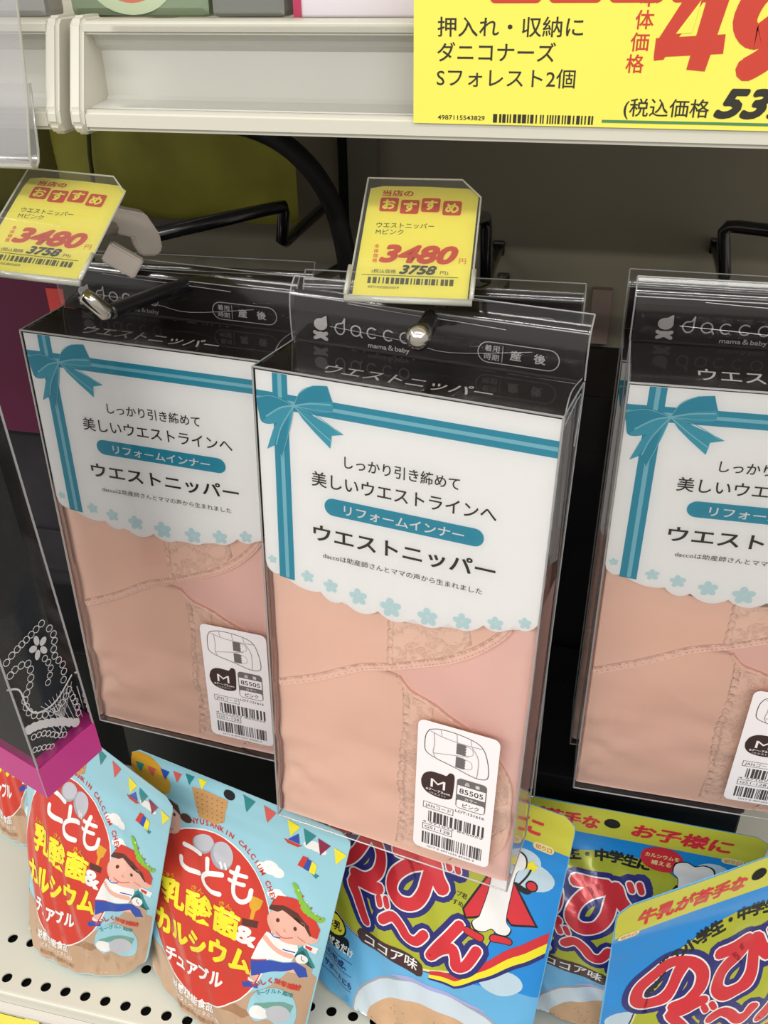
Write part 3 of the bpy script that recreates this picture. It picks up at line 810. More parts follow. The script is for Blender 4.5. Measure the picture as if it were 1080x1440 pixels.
for k in range(1):
    R, l = BOXES['A']
    yaw = Matrix.Rotation(math.radians((1.8, 1.0, .5)[k]), 3, 'Z')
    place_box(tuple(map(tuple, yaw)), (l[0] + .002 + .003 * k, l[1] + .051, l[2] - .015), 'clear box %s in line on the left hook, mostly hidden behind the front one' % ordn[k])
for k in range(1):
    R, l = BOXES['C']
    place_box(((1, 0, 0), (0, .9975, -.07), (0, .07, .9975)), (l[0] - .004, l[1] + .053, l[2] - .014), 'clear box %s in line on the right hook, mostly hidden behind the front one' % ordn[k])

# ================================================================== HOOKS
def hook(path, r, tip, label, extra=None, z0=None):
    p0 = Vector(path[0]); t = empty('display_hook', label, 'hook', Matrix.Translation(p0))
    loc = [Vector(p) - p0 for p in path]
    tube('hook_rod', loc, r, METAL_K, t, 12)
    return t, p0
ta, p0 = hook(smooth_path([(-.200, .749, .440), (-.205, .58, .462), (-.222, .50, .492), (-.2293, .462, .5007), (-.2395, .430, .5020), (-.2455, .411, .5025)], 5), .0040, None, 'black metal hook with an upturned chrome end, through the left box tab')
tube('chrome_tip', [Vector(q) - p0 for q in ((-.2455, .4112, .5025), (-.2462, .4092, .5030), (-.2500, .4065, .5085), (-.2535, .4040, .5135), (-.2540, .4038, .5142))], [.0040, .0045, .0042, .0040, .0018], CHROME, ta, 12, 'chrome end')
box('wall_bracket', (-.005, .005, -.004, .001, -.007, .007), METAL_K, ta, .002)
tb, p0 = hook(smooth_path([(-.0775, .749, .425), (-.0775, .6, .462), (-.0775, .50, .497), (-.0768, .455, .5085), (-.0766, .392, .5095)], 4), .0046, None, 'black metal hook through the middle box tab, only its round chrome end showing')
tube('chrome_tip', [Vector(q) - p0 for q in ((-.0768, .3925, .5095), (-.0770, .390, .5096), (-.0776, .3865, .5100), (-.0782, .3835, .5106), (-.0785, .3822, .5108))], [.0050, .0060, .0062, .0046, .0015], CHROME, tb, 16, 'chrome end')
box('wall_bracket', (-.005, .005, -.004, .001, -.007, .007), METAL_K, tb, .002)
tcx, p0 = hook(smooth_path([(.0945, .749, .425), (.0945, .60, .455), (.0945, .52, .488), (.0945, .47, .5035), (.0945, .452, .507)], 4), .0028, None, 'black metal hook carrying the boxes at the right edge')
box('wall_bracket', (-.005, .005, -.004, .001, -.007, .007), METAL_K, tcx, .002)

def arm(pts, label, r=.0044):
    p0 = Vector(pts[0]); t = empty('wire_hook', label, 'hook', Matrix.Translation(p0))
    tube('arm_rod', [Vector(p) - p0 for p in pts], r, METAL_K, t, 10)
    box('arm_foot', (-.005, .005, -.004, .001, -.006, .006), METAL_K, t, .002)
    return t, p0
# left arm with white clip
t, p0 = arm([(-.226, .749, .482), (-.2244, .63, .4816), (-.2242, .622, .485), (-.2205, .620, .505), (-.2200, .617, .5095), (-.2240, .606, .5105), (-.2606, .498, .5185)], 'black bent wire arm that carries the left yellow price tag')
def clip(parent, p0, c, e):
    bm = bmesh.new()
    pr = [(-.030, .016), (.0, .016), (.012, .004), (.016, -.006), (.013, -.012), (.002, -.014), (-.003, -.008), (-.006, -.002), (-.030, -.001)]
    vs = [bm.verts.new((x, y_, z)) for y_ in (-.0075, .0075) for x, z in pr]
    n = len(pr); bm.faces.new(vs[:n][::-1]); bm.faces.new(vs[n:])
    for i in range(n): bm.faces.new((vs[i], vs[(i + 1) % n], vs[n + (i + 1) % n], vs[n + i]))
    bmesh.ops.recalc_face_normals(bm, faces=bm.faces[:])
    bmesh.ops.bevel(bm, geom=bm.edges[:], offset=.0012, segments=2, affect='EDGES')
    bm.transform(Matrix.Translation(Vector(c) - p0) @ Matrix.Scale(.8, 4) @ Matrix.Rotation(math.radians(e[0]), 4, 'Z') @ Matrix.Rotation(math.radians(e[1]), 4, 'Y'))
    return from_bm('tag_clip', bm, PLASTIC_W, parent, False, 'grey-white plastic clip')
clip(t, p0, (-.262, .487, .522), (40, 18))
bm = bmesh.new(); bm_box(bm, -.010, .010, -.0035, .0035, -.006, .006); bmesh.ops.bevel(bm, geom=bm.edges[:], offset=.001, segments=2, affect='EDGES')
bm.transform(Matrix.Translation(Vector((-.262, .463, .514)) - p0) @ Matrix.Rotation(math.radians(20), 4, 'Z') @ Matrix.Rotation(math.radians(35), 4, 'Y')); from_bm('clip_jaw', bm, PLASTIC_W, t)
tube('clip_stem', [Vector(q) - p0 for q in ((-.272, .475, .528), (-.262, .43, .540), (-.262, .409, .548))], .0042, PLASTIC_W, t, 8)
t, p0 = arm([(-.083, .749, .452), (-.0817, .668, .452), (-.0817, .660, .4525), (-.0830, .660, .490), (-.0835, .657, .4985), (-.084, .650, .500), (-.086, .52, .528), (-.0865, .446, .544)], 'black bent wire arm that carries the middle yellow price tag')
box('tag_clip', (-.0125, .0055, -.312, -.298, .078, .088), PLASTIC_W, t, .002, 'grey-white plastic clip')
t, p0 = arm([(.0850, .749, .462), (.0841, .664, .4622), (.0838, .660, .4665), (.0790, .660, .490), (.0782, .660, .4950), (.0806, .660, .4985), (.086, .659, .4990), (.150, .650, .4960), (.1750, .56, .510), (.180, .47, .530)], 'black bent wire arm in front of the bare back panel at the right')

# ================================================================== YELLOW PRICE TAGS
def price_tag(R, loc, lab_h, lab_c):
    hd = empty('tag_holder', lab_h, 'tag holder', Matrix.Identity(4), 'clear tag holders')
    # clear plate with one clipped corner
    pl = [(-.3, -1.4), (56.3, -1.4), (56.3, 58.5), (46.5, 69), (.5, 69)]
    s = Sheet(lambda u, v, off: (u * .001, -off, v * .001)); s.poly('clear_plate', ACRYL, 0, pl); s.build(hd)
    V = []; F = []
    pts = [(a * .001, 0, b * .001) for a, b in pl]
    for a, b in zip(pts, pts[1:] + pts[:1]): tube_geo([a, b], .00045, 5, V, F)
    mobj('plate_edge', V, F, ACRYL_EDGE, hd)
    V = []; F = []
    pb = [(-.0008, .0030, -.0016), (-.0008, .0030, .0150), (.0568, .0030, .0150), (.0568, .0030, -.0016)]
    mobj('front_pocket', [(-.0008, -.0022, -.0016), (.0568, -.0022, -.0016), (.0568, -.0016, .0150), (-.0008, -.0016, .0150)], [(0, 1, 2, 3)], CLEAR, hd)
    for x in (-.0008, .0568): tube_geo([(x, -.0020, -.0018), (x, -.0016, .0148)], .0011, 6, V, F)
    tube_geo([(-.0012, -.0010, -.0030), (.0572, -.0010, -.0030)], .0016, 8, V, F)
    mobj('pocket_rim', V, F, ACRYL_EDGE, hd, True)
    box('stem_lug', (.025, .031, .002, .012, .012, .024), ACRYL_EDGE, hd, .001)
    setx(hd, R, loc)
    c = Sheet(lambda u, v, off: (u * .001, .0012 - off + .0022 * max(0, (v - 52) / 16) ** 2, v * .001), 8)
    card = [(1.6, -.6), (54.8, -.6), (55.0, 62), (50, 66.2), (30, 67.2), (8, 67.0), (1.9, 65), (2.0, 59)]
    c.poly('price_card', YEL, 0, card)
    t = c.build(None)[0]; tag(t, lab_c, 'price tag', 'yellow price cards on the hooks')
    s = Sheet(c.S, 8, .0001)
    s.text('red_lettering', YEL_RED, 1, '当店の', 8.4, 59.9, 15.0, 4.6, .03)
    for i, (a, b) in enumerate(((8.0, 49.6), (18.2, 48.4), (28.2, 49.8), (38.6, 48.2))):
        s.rect('red_square', YEL_RED, 1, a, b, a + 8.9, b + 8.8, 1.2)
        s.text('yellow_lettering', YEL, 2, 'おすすめ'[i], a + 1.5, b + 1.8, 6.0, 6.6, .045)
    IK = mat('tag_ink', '#3a3a20', .5)
    s.text('black_lettering', IK, 1, 'ウエストニッパー', 7.9, 40.0, 27.6, 3.6, .006)
    s.text('black_lettering', IK, 1, 'Mピンク', 8.1, 36.0, 13.2, 3.6, 0)
    for i, ch in enumerate('本体価格'): s.text('red_lettering', YEL_OR, 1, ch, 8.5, 27.9 - i * 2.8, 2.4, 2.6, .01)
    s.text('red_price', YEL_RED, 1, '3480', 12.2, 20.1, 35.6, 13.4, .055, .28)
    s.text('red_lettering', YEL_OR, 1, '円', 49.1, 20.3, 3.2, 3.6, 0)
    s.text('black_lettering', IK, 1, '(税込価格', 9.1, 13.5, 11.4, 2.5, 0)
    s.text('black_price', INK, 1, '3758', 22.2, 13.5, 16.8, 6.6, .05, .28)
    s.text('black_lettering', IK, 1, '円)', 41.0, 13.7, 3.8, 2.4, 0)
    s.rect('black_lettering', IK, 1, 4.6, 12.0, 49.6, 12.3)
    s.barcode('barcode', IK, 1, 7.8, 7.4, 48.8, 10.9, 12, 26)
    s.text('black_lettering', IK, 1, '4971032855059', 8.2, 4.7, 14.6, 1.9, 0)
    s.build(t)
    setx(t, R, loc)
RB = ((.9973, .0731, -.0005), (-.0425, .5741, -.8177), (-.0595, .8155, .5757))
RB = ((.9973, -.0425, -.0595), (.0731, .5741, .8155), (-.0005, -.8177, .5757))
price_tag(RB, (-.1119, .3946, .5257), 'clear plastic tag holder in front of the middle box tab', 'yellow 3480 price tag above the middle box')
RA = ((.9981, -.0610, .0057), (.0235, .4676, .8836), (-.0565, -.8818, .4682))
price_tag(RA, (-.2877, .3678, .5364), 'clear plastic tag holder at the left edge of the picture', 'yellow 3480 price tag above the left box, cut by the picture edge')
#@@PART2
# ================================================================== STANDING POUCHES
def pouch_map(TL, TR, BR, BL, W_, H_, bulge=.016, bot=.020, rc=.008, seed=0):
    """art coordinates u,v in mm -> world point on the bulging front (side=1) or back (side=-1) film"""
    ex = [b - a for a, b in zip(TL, TR)]; ey = [a - b for a, b in zip(TL, BL)]
    n = [ex[1] * ey[2] - ex[2] * ey[1], ex[2] * ey[0] - ex[0] * ey[2], ex[0] * ey[1] - ex[1] * ey[0]]
    L = math.sqrt(sum(x * x for x in n)); n = [x / L for x in n]
    if n[1] > 0: n = [-x for x in n]
    def prof(s, t):
        e = max(0, 1 - (2 * s - 1) ** 2)
        a = 0 if t > .84 else math.sin(math.pi / 2 * min(1, (.84 - t) / .5)) ** 1.5
        lower = max(0, 1 - t / .55)
        return e ** .75 * (bulge * a) + e ** .6 * (bot - bulge) * lower ** 1.5
    def S(u, v, off=0, side=1):
        s = u / W_; t = v / H_
        r = rc * 1000; dy = H_ - v
        if dy < r:
            ins = r - math.sqrt(max(0, r * r - (r - dy) ** 2)); s = (ins + (W_ - 2 * ins) * s) / W_
        s_ = min(1, max(0, s)); t_ = min(1, max(0, t))
        b = prof(s_, t_)
        q = min(1, b / .006)
        w_ = .0011 * math.sin(s * 17 + seed * 2.1 + t * 5) * math.sin(t * 13 + seed) * q + .0007 * math.sin(s * 41 + t * 23 + seed) * q
        w_ += .0016 * q * noise.noise(Vector((s * 5 + seed * 3, t * 6, 0))) + .0012 * noise.noise(Vector((s * 2.3 + seed * 3, t * 22, 5))) * (1 if t > .72 else 0)
        P = [(TL[i] * (1 - s) + TR[i] * s) * t + (BL[i] * (1 - s) + BR[i] * s) * (1 - t) for i in range(3)]
        k = (b + w_ * (1 if side > 0 else 0)) * side + off
        if side < 0: k -= .0006
        P = [P[i] + n[i] * k for i in range(3)]
        P[2] += .016 * max(0, 1 - t / .16) ** 2 * abs(2 * s - 1) ** 6
        if P[2] < .0006: P[2] = .0006 + off * .5
        return (P[0], P[1], P[2])
    return S

def lattice(S0, W_, H_, nu=38, nv=46):
    """sample the front film once on a grid; prints and film share its flat cells"""
    du, dv = W_ / nu, H_ / nv
    G_ = [[Vector(S0(i * du, j * dv, 0)) for i in range(nu + 1)] for j in range(nv + 1)]
    N_ = Vector(S0(W_ / 2, H_ * .95, .01)) - Vector(S0(W_ / 2, H_ * .95, 0)); N_.normalize()
    def S(u, v, off=0):
        a = min(nu - 1e-6, max(0, u / du)); b = min(nv - 1e-6, max(0, v / dv)); i, j = int(a), int(b); a -= i; b -= j
        if a + b <= 1: P = G_[j][i] + (G_[j][i + 1] - G_[j][i]) * a + (G_[j + 1][i] - G_[j][i]) * b
        else: P = G_[j + 1][i + 1] + (G_[j + 1][i] - G_[j + 1][i + 1]) * (1 - a) + (G_[j][i + 1] - G_[j + 1][i + 1]) * (1 - b)
        return P + N_ * off
    return S, (du, dv)

def foil(name, hexc, rough=.24, metal=.18):
    m = mat(name, hexc, rough, metal, .6, .35); return m
SKY = foil('sky_blue_foil', '#9ed3e2'); TAN = foil('tan_foil', '#c2a183'); REDF = foil('red_foil', '#d23c2c'); WHT = foil('white_foil', '#f4f3f1')
YLW = foil('yellow_foil', '#f6ea2e'); GRN = foil('green_foil', '#86c33c'); DTEAL = foil('dark_teal_foil', '#2a8b8e'); CORAL = foil('coral_foil', '#dc5f58')
NAVYF = foil('navy_foil', '#2c2a70'); BLUEF = foil('blue_foil', '#2f4fb0'); MARO = foil('maroon_foil', '#8d2247'); GOLD = foil('gold_foil', '#e0a62c'); SKIN = foil('skin_foil', '#efb9a6')
HAIR = foil('hair_foil', '#5a3026'); BISC = foil('biscuit_foil', '#d29f64'); BISC_D = foil('biscuit_dark_foil', '#8a5f3a'); LGREY = foil('light_grey_foil', '#c3c4cc'); MGREY = foil('mid_grey_foil', '#a5a8b4')
TANB = foil('brown_foil', '#a97f5d'); BLK = foil('black_foil', '#1f1c1a'); SEA = foil('sea_green_foil', '#6fa79b'); GOLD_Y = foil('pale_yellow_foil', '#f1e9a0')

def pouch_body(t, o0, S, W_, H_, base, hole, nu=38, nv=46):
    def grid(side):
        V = [Vector(S(W_ * i / nu, H_ * j / nv, 0, side)) - o0 for j in range(nv + 1) for i in range(nu + 1)]
        F = []
        for j in range(nv):
            for i in range(nu):
                a = j * (nu + 1) + i; F.extend([(a, a + 1, a + nu + 1), (a + 1, a + nu + 2, a + nu + 1)] if side > 0 else [(a, a + nu + 1, a + nu + 2, a + 1)])
        return V, F
    V1, F1 = grid(1); V2, F2 = grid(-1); k = len(V1)
    mobj('front_film', V1, F1, base, t, True)
    mobj('back_film', V2, F2, base, t, True)
    # welded rim and gusset floor join the two films
    idx = [j * (nu + 1) for j in range(nv, -1, -1)] + [i for i in range(1, nu + 1)] + [j * (nu + 1) + nu for j in range(1, nv + 1)] + [nv * (nu + 1) + i for i in range(nu - 1, -1, -1)]
    V = []; F = []
    for a in idx: V += [V1[a], V2[a]]
    for i in range(len(idx)):
        j = (i + 1) % len(idx); F.append((2 * i, 2 * i + 1, 2 * j + 1, 2 * j))
    mobj('side_weld', V, F, base, t, True)

# ---------------- kids' chewable pouch
def kids_art(s):
    p = 'printed_scene'
    s.poly(p, TAN, .5, [(1, 1), (169, 1), (169, 76), (160, 84), (150, 82), (140, 66), (122, 50), (104, 36), (90, 30), (60, 30), (30, 38), (1, 44)])
    s.poly(p, TANB, .8, [(70, 30), (100, 36), (128, 34), (118, 27), (84, 26)])
    for cu, cv, k in ((118, 150, 1.0), (147, 181, .8), (62, 180, .7), (22, 150, .8), (127, 134, .7)):
        for dx, dy, r in ((-6, 0, 3.6), (0, 1.8, 5), (6, 0, 3.8)): s.ell('cloud_print', WHT, .6, cu + dx * k, cv + dy * k, r * 1.3 * k, r * k, 0, 14)
    # red egg
    s.ell('red_oval', WHT, .9, 70, 90, 61.5, 69.5, 0, 48); s.ell('red_oval', REDF, 1.2, 70, 90, 60.4, 68.4, 0, 48)
    path = [(70 + 64.5 * math.cos(math.radians(a)), 90 + 72.5 * math.sin(math.radians(a))) for a in range(108, 8, -10)]
    s.arc_text('red_lettering', REDF, 1, 'NYUSANKIN CALCIUM CHEWABLE', path, 5.4, .03)
    # tablets
    s.ell('tablet_print', MGREY, 1.6, 62, 147.5, 9, 7, 25); s.ell('tablet_print', LGREY, 1.9, 63, 149, 8.6, 6.2, 25)
    s.ell('tablet_print', MGREY, 2.2, 79, 145, 9.5, 10, 20); s.ell('tablet_print', LGREY, 2.5, 80, 146.5, 8.6, 9, 20)
    # white kana
    L = 3
    s.stroke('white_lettering', WHT, L, [(46.5, 141), (53, 140.5), (61, 139.5)], 3.6)
    s.stroke('white_lettering', WHT, L, [(44.5, 130.5), (46, 125.5), (53, 123.6), (62, 124.5)], 3.6)
    s.stroke('white_lettering', WHT, L, [(68.0, 138.5), (69.5, 130.5)], 3.6); s.stroke('white_lettering', WHT, L, [(82, 132.0), (71, 129.2), (66, 123.8), (69, 119.0), (76, 117.6), (83, 118.4)], 3.6)
    s.stroke('white_lettering', WHT, L, [(78.5, 139.5), (80.5, 136.5)], 1.8); s.stroke('white_lettering', WHT, L, [(82.3, 140), (84.2, 137.2)], 1.8)
    s.stroke('white_lettering', WHT, L, [(94, 142.5), (93, 130), (95, 122.5), (101, 120.0), (106.5, 123), (107, 129.5)], 3.5)
    s.stroke('white_lettering', WHT, L, [(88.5, 137.5), (101.5, 138)], 2.8); s.stroke('white_lettering', WHT, L, [(88.5, 131.5), (101, 132)], 2.8)
    # yellow lettering
    s.text('yellow_lettering', YLW, L, '乳酸菌', 27.5, 91.5, 76, 21.5, .042)
    s.text('yellow_lettering', YLW, L, 'カルシウム', 20, 60.0, 98, 22, .055, 0, 4)
    for tx, u, v in (('にゅう', 28, 110.5), ('さん', 57, 110.5), ('きん', 84, 110.8)): s.text('gold_lettering', GOLD, L, tx, u, v, 11, 4.4, .02)
    s.text('white_lettering', WHT, L, '&', 101.5, 90.5, 17, 19, .05)
    for i, ch in enumerate('チュアブル'):
        s.text('white_lettering', WHT, L, ch, 31.5 + i * 12.8, 38.5 - 1.2 * math.sin(i * 1.2) + i * .9, 11.4 if ch != 'ュ' else 9, 14.5, .04)
    s.text('white_lettering', WHT, L, '栄養機能食品', 38, 17.5, 50, 8.0, .03); s.text('white_lettering', WHT, L, '〈ビタミンC・ビタミンD〉', 44, 11.5, 52, 4.4, .01)
    s.text('brown_lettering', TANB, L, '毎日の成長に健康のために', 44, 5.0, 56, 4.4, .02)
    # trophy
    s.poly('trophy_print', GOLD, 2, [(107, 126), (118, 126), (116.5, 119), (113.6, 116), (113.4, 110), (110.8, 110), (110.6, 116), (108.2, 119)])
    s.rect('trophy_print', HAIR, 2.2, 105.5, 104.5, 117.5, 109.5)
    # boy running
    b = 'boy_print'
    s.poly(b, NAVYF if False else BLUEF, 2, [(118, 80), (152, 88), (160, 84), (163, 76), (157, 75), (152, 82), (128, 72), (120, 66)])
    s.poly(b, SKIN, 1.8, [(119, 72), (127, 70), (124, 62), (118, 60)]); s.poly(b, BLUEF, 2, [(112, 56), (126, 62), (127, 57), (114, 52)]); s.poly(b, WHT, 2.1, [(117, 63), (124, 62), (123, 59), (117, 60)])
    s.poly(b, SKIN, 1.9, [(138, 80), (154, 79), (160, 82), (152, 84)])
    s.poly(b, WHT, 2.2, [(125, 104), (150, 106), (152, 99), (149, 88), (118, 81), (121, 94)])
    s.stroke(b, SKIN, 2.5, [(125, 99), (133, 94.5), (148, 92.5)], 4.0); s.stroke(b, BLUEF, 2.6, [(141, 96.5), (150, 96)], .9); s.stroke(b, BLUEF, 2.6, [(128, 105), (132, 103.3), (137, 104.6)], .9)
    s.ell(b, SKIN, 2.4, 142, 114.5, 18.5, 12.5, -8, 24); s.ell(b, SKIN, 2.4, 160.5, 111, 4, 3.6)
    s.poly(b, HAIR, 2.8, [(123.5, 123), (126, 131), (140, 134), (155, 127), (161, 115), (158.5, 113), (153, 119.5), (146, 124.5), (143, 122.5), (134, 125.5), (131, 123.5)])
    s.poly(b, REDF, 3.1, [(125, 127), (128, 134.5), (142, 137), (156, 130.5), (164, 119), (163.5, 111.5), (159.5, 113), (155.5, 121), (146, 127.5), (134, 129)])
    s.ell(b, HAIR, 3, 132.5, 117.5, 1.4, 1.6); s.ell(b, HAIR, 3, 146.5, 115.5, 1.4, 1.6)
    s.stroke(b, CORAL, 3, [(133, 108), (139, 105.4), (146, 107.6)], .8); s.stroke(b, CORAL, 3, [(150, 110), (156, 107.8)], .6); s.stroke(b, CORAL, 3, [(139, 112.6), (138.6, 110.8), (140.4, 110.9)], .5)
    # leafy wreath
    rnd = random.Random(4)
    for k in range(16):
        f = k / 15; u = 139 + 24 * f; v = 146 - 18 * f - 5 * math.sin(f * 3)
        s.ell('wreath_print', GRN, 3.5, u, v, 3.1, 1.8, rnd.uniform(-60, 60), 8)
    for k in range(6): s.ell('wreath_print', REDF if k % 2 else GOLD_Y, 3.8, 142 + k * 4, 144 - k * 3.2, .8, .8, 0, 6)
    # clock house and flag
    s.poly('house_print', DTEAL, 1.5, [(148, 95), (156, 105), (166.5, 86), (165, 84.5), (156, 100.5), (149.5, 93)]); s.poly('house_print', TAN, 1.3, [(150, 93), (156, 100.5), (165, 85), (165, 72), (150, 72)])
    s.ell('house_print', WHT, 1.8, 156, 91.5, 4.6, 4.2); s.stroke('house_print', HAIR, 2, [(155.6, 94), (155.6, 91.2), (158, 89.8)], .6, False)
    s.poly('flag_print', WHT, 1.8, [(155, 107.5), (166, 104), (165, 98.5), (155.5, 103)]); s.poly('flag_print', REDF, 2, [(156.6, 105.6), (162, 104), (161.6, 101), (157.2, 103)])
    # flavour badge
    s.poly('badge_print', SKY, 2, [(q.x, q.y) for q in smooth_path([(x, y, 0) for x, y in [(121, 34), (122, 46), (131, 58), (143, 62), (155, 58), (161, 44), (160, 30), (150, 27), (140, 32), (130, 27), (121, 34)]], 4)])
    s.poly('badge_print', SEA, 2.3, [(124, 36), (126, 42), (138, 48.5), (150, 50.5), (158, 49.5), (156, 40), (146, 44.5), (136, 42)])
    s.ell('badge_print', WHT, 2.6, 131, 35.5, 8.5, 6, 10); s.ell('badge_print', LGREY, 2.8, 147, 38.5, 10, 7.8, -5)
    s.arc_text('dark_lettering', DTEAL, 2.5, 'ヨーグルト風味', [(127, 51), (140, 57), (156, 57)], 4.6, .03)
    s.arc_text('red_lettering', REDF, 2.5, 'おいしく栄養補給', [(122, 56), (138, 66), (160, 64)], 5.4, .04)
    # balloon
    for k, c in enumerate((REDF, BLUEF, YLW)):
        s.poly('balloon_print', c, 1.5, [(137 + k * 4.5, 162 - k * .6), (141.5 + k * 4.5, 161.5 - k * .8), (144 + k * 3.4, 171 - k * 1.6), (139.5 + k * 3.6, 170.5 - k * .4)])
    s.poly('balloon_print', DTEAL, 1.4, [(146, 161.5), (154, 161), (152, 157.5)])
    # girl, spoon ball, biscuit
    g_ = 'girl_print'
    s.ell(g_, HAIR, 1.4, 30, 160, 9.5, 10); s.ell(g_, SKIN, 1.6, 33, 154.5, 9.5, 10.5); s.poly(g_, HAIR, 1.9, [(24, 163), (28, 170), (38, 168), (42, 161), (34, 164.5)]); s.ell(g_, HAIR, 1.5, 46, 161, 5, 3.2); s.ell(g_, HAIR, 1.9, 36, 160, 1.2, 1.4)
    s.stroke(g_, CORAL, 1.9, [(29, 148.5), (33, 147), (36, 149)], .7); s.ell(g_, WHT, 1.3, 27, 136, 12, 9)
    s.poly('biscuit_print', BISC, 1.4, [(51, 189.5), (60, 191), (80, 190), (77, 170), (70, 165), (56, 166)])
    for i in range(6):
        for j in range(5): s.ell('biscuit_print', BISC_D, 1.7, 55.5 + i * 4.0, 186.5 - j * 4.2, .55, .55, 0, 6)
    # sun and bunting
    s.ell('sun_print', GOLD, .9, 12, 186, 22, 14, -20, 20)
    s.poly('sun_print', GOLD, .95, [(22, 182), (33, 176), (25, 176), (26, 168), (18, 174)])
    fl = [(4, 194, DTEAL), (14, 194, CORAL), (25, 196, BLUEF), (35, 198, CORAL), (45, 200, DTEAL), (55, 200.5, YLW)]
    for u, v, c in fl: s.poly('bunting_print', c, 1.6, [(u, v - 2), (u + 7.5, v - 2), (u + 4, v - 10)])
    for u, v, c in [(91, 201, DTEAL), (107, 199, CORAL), (125, 196, YLW), (137, 194, DTEAL), (148, 191, MARO), (160, 189, YLW)]: s.poly('bunting_print', c, 1.6, [(u, v - 1), (u + 9.5, v - 3), (u + 3.5, v - 14)])
    s.poly('boat_print', BLUEF, 1.8, [(127, 179), (134, 187), (136, 179)]); s.poly('boat_print', REDF, 1.8, [(124, 178.5), (138, 178.5), (135, 176), (127, 176)])
    s.ell('hang_hole', BLACKHOLE, 2, 80.5, 195, 4.4, 3.9, 0, 20)

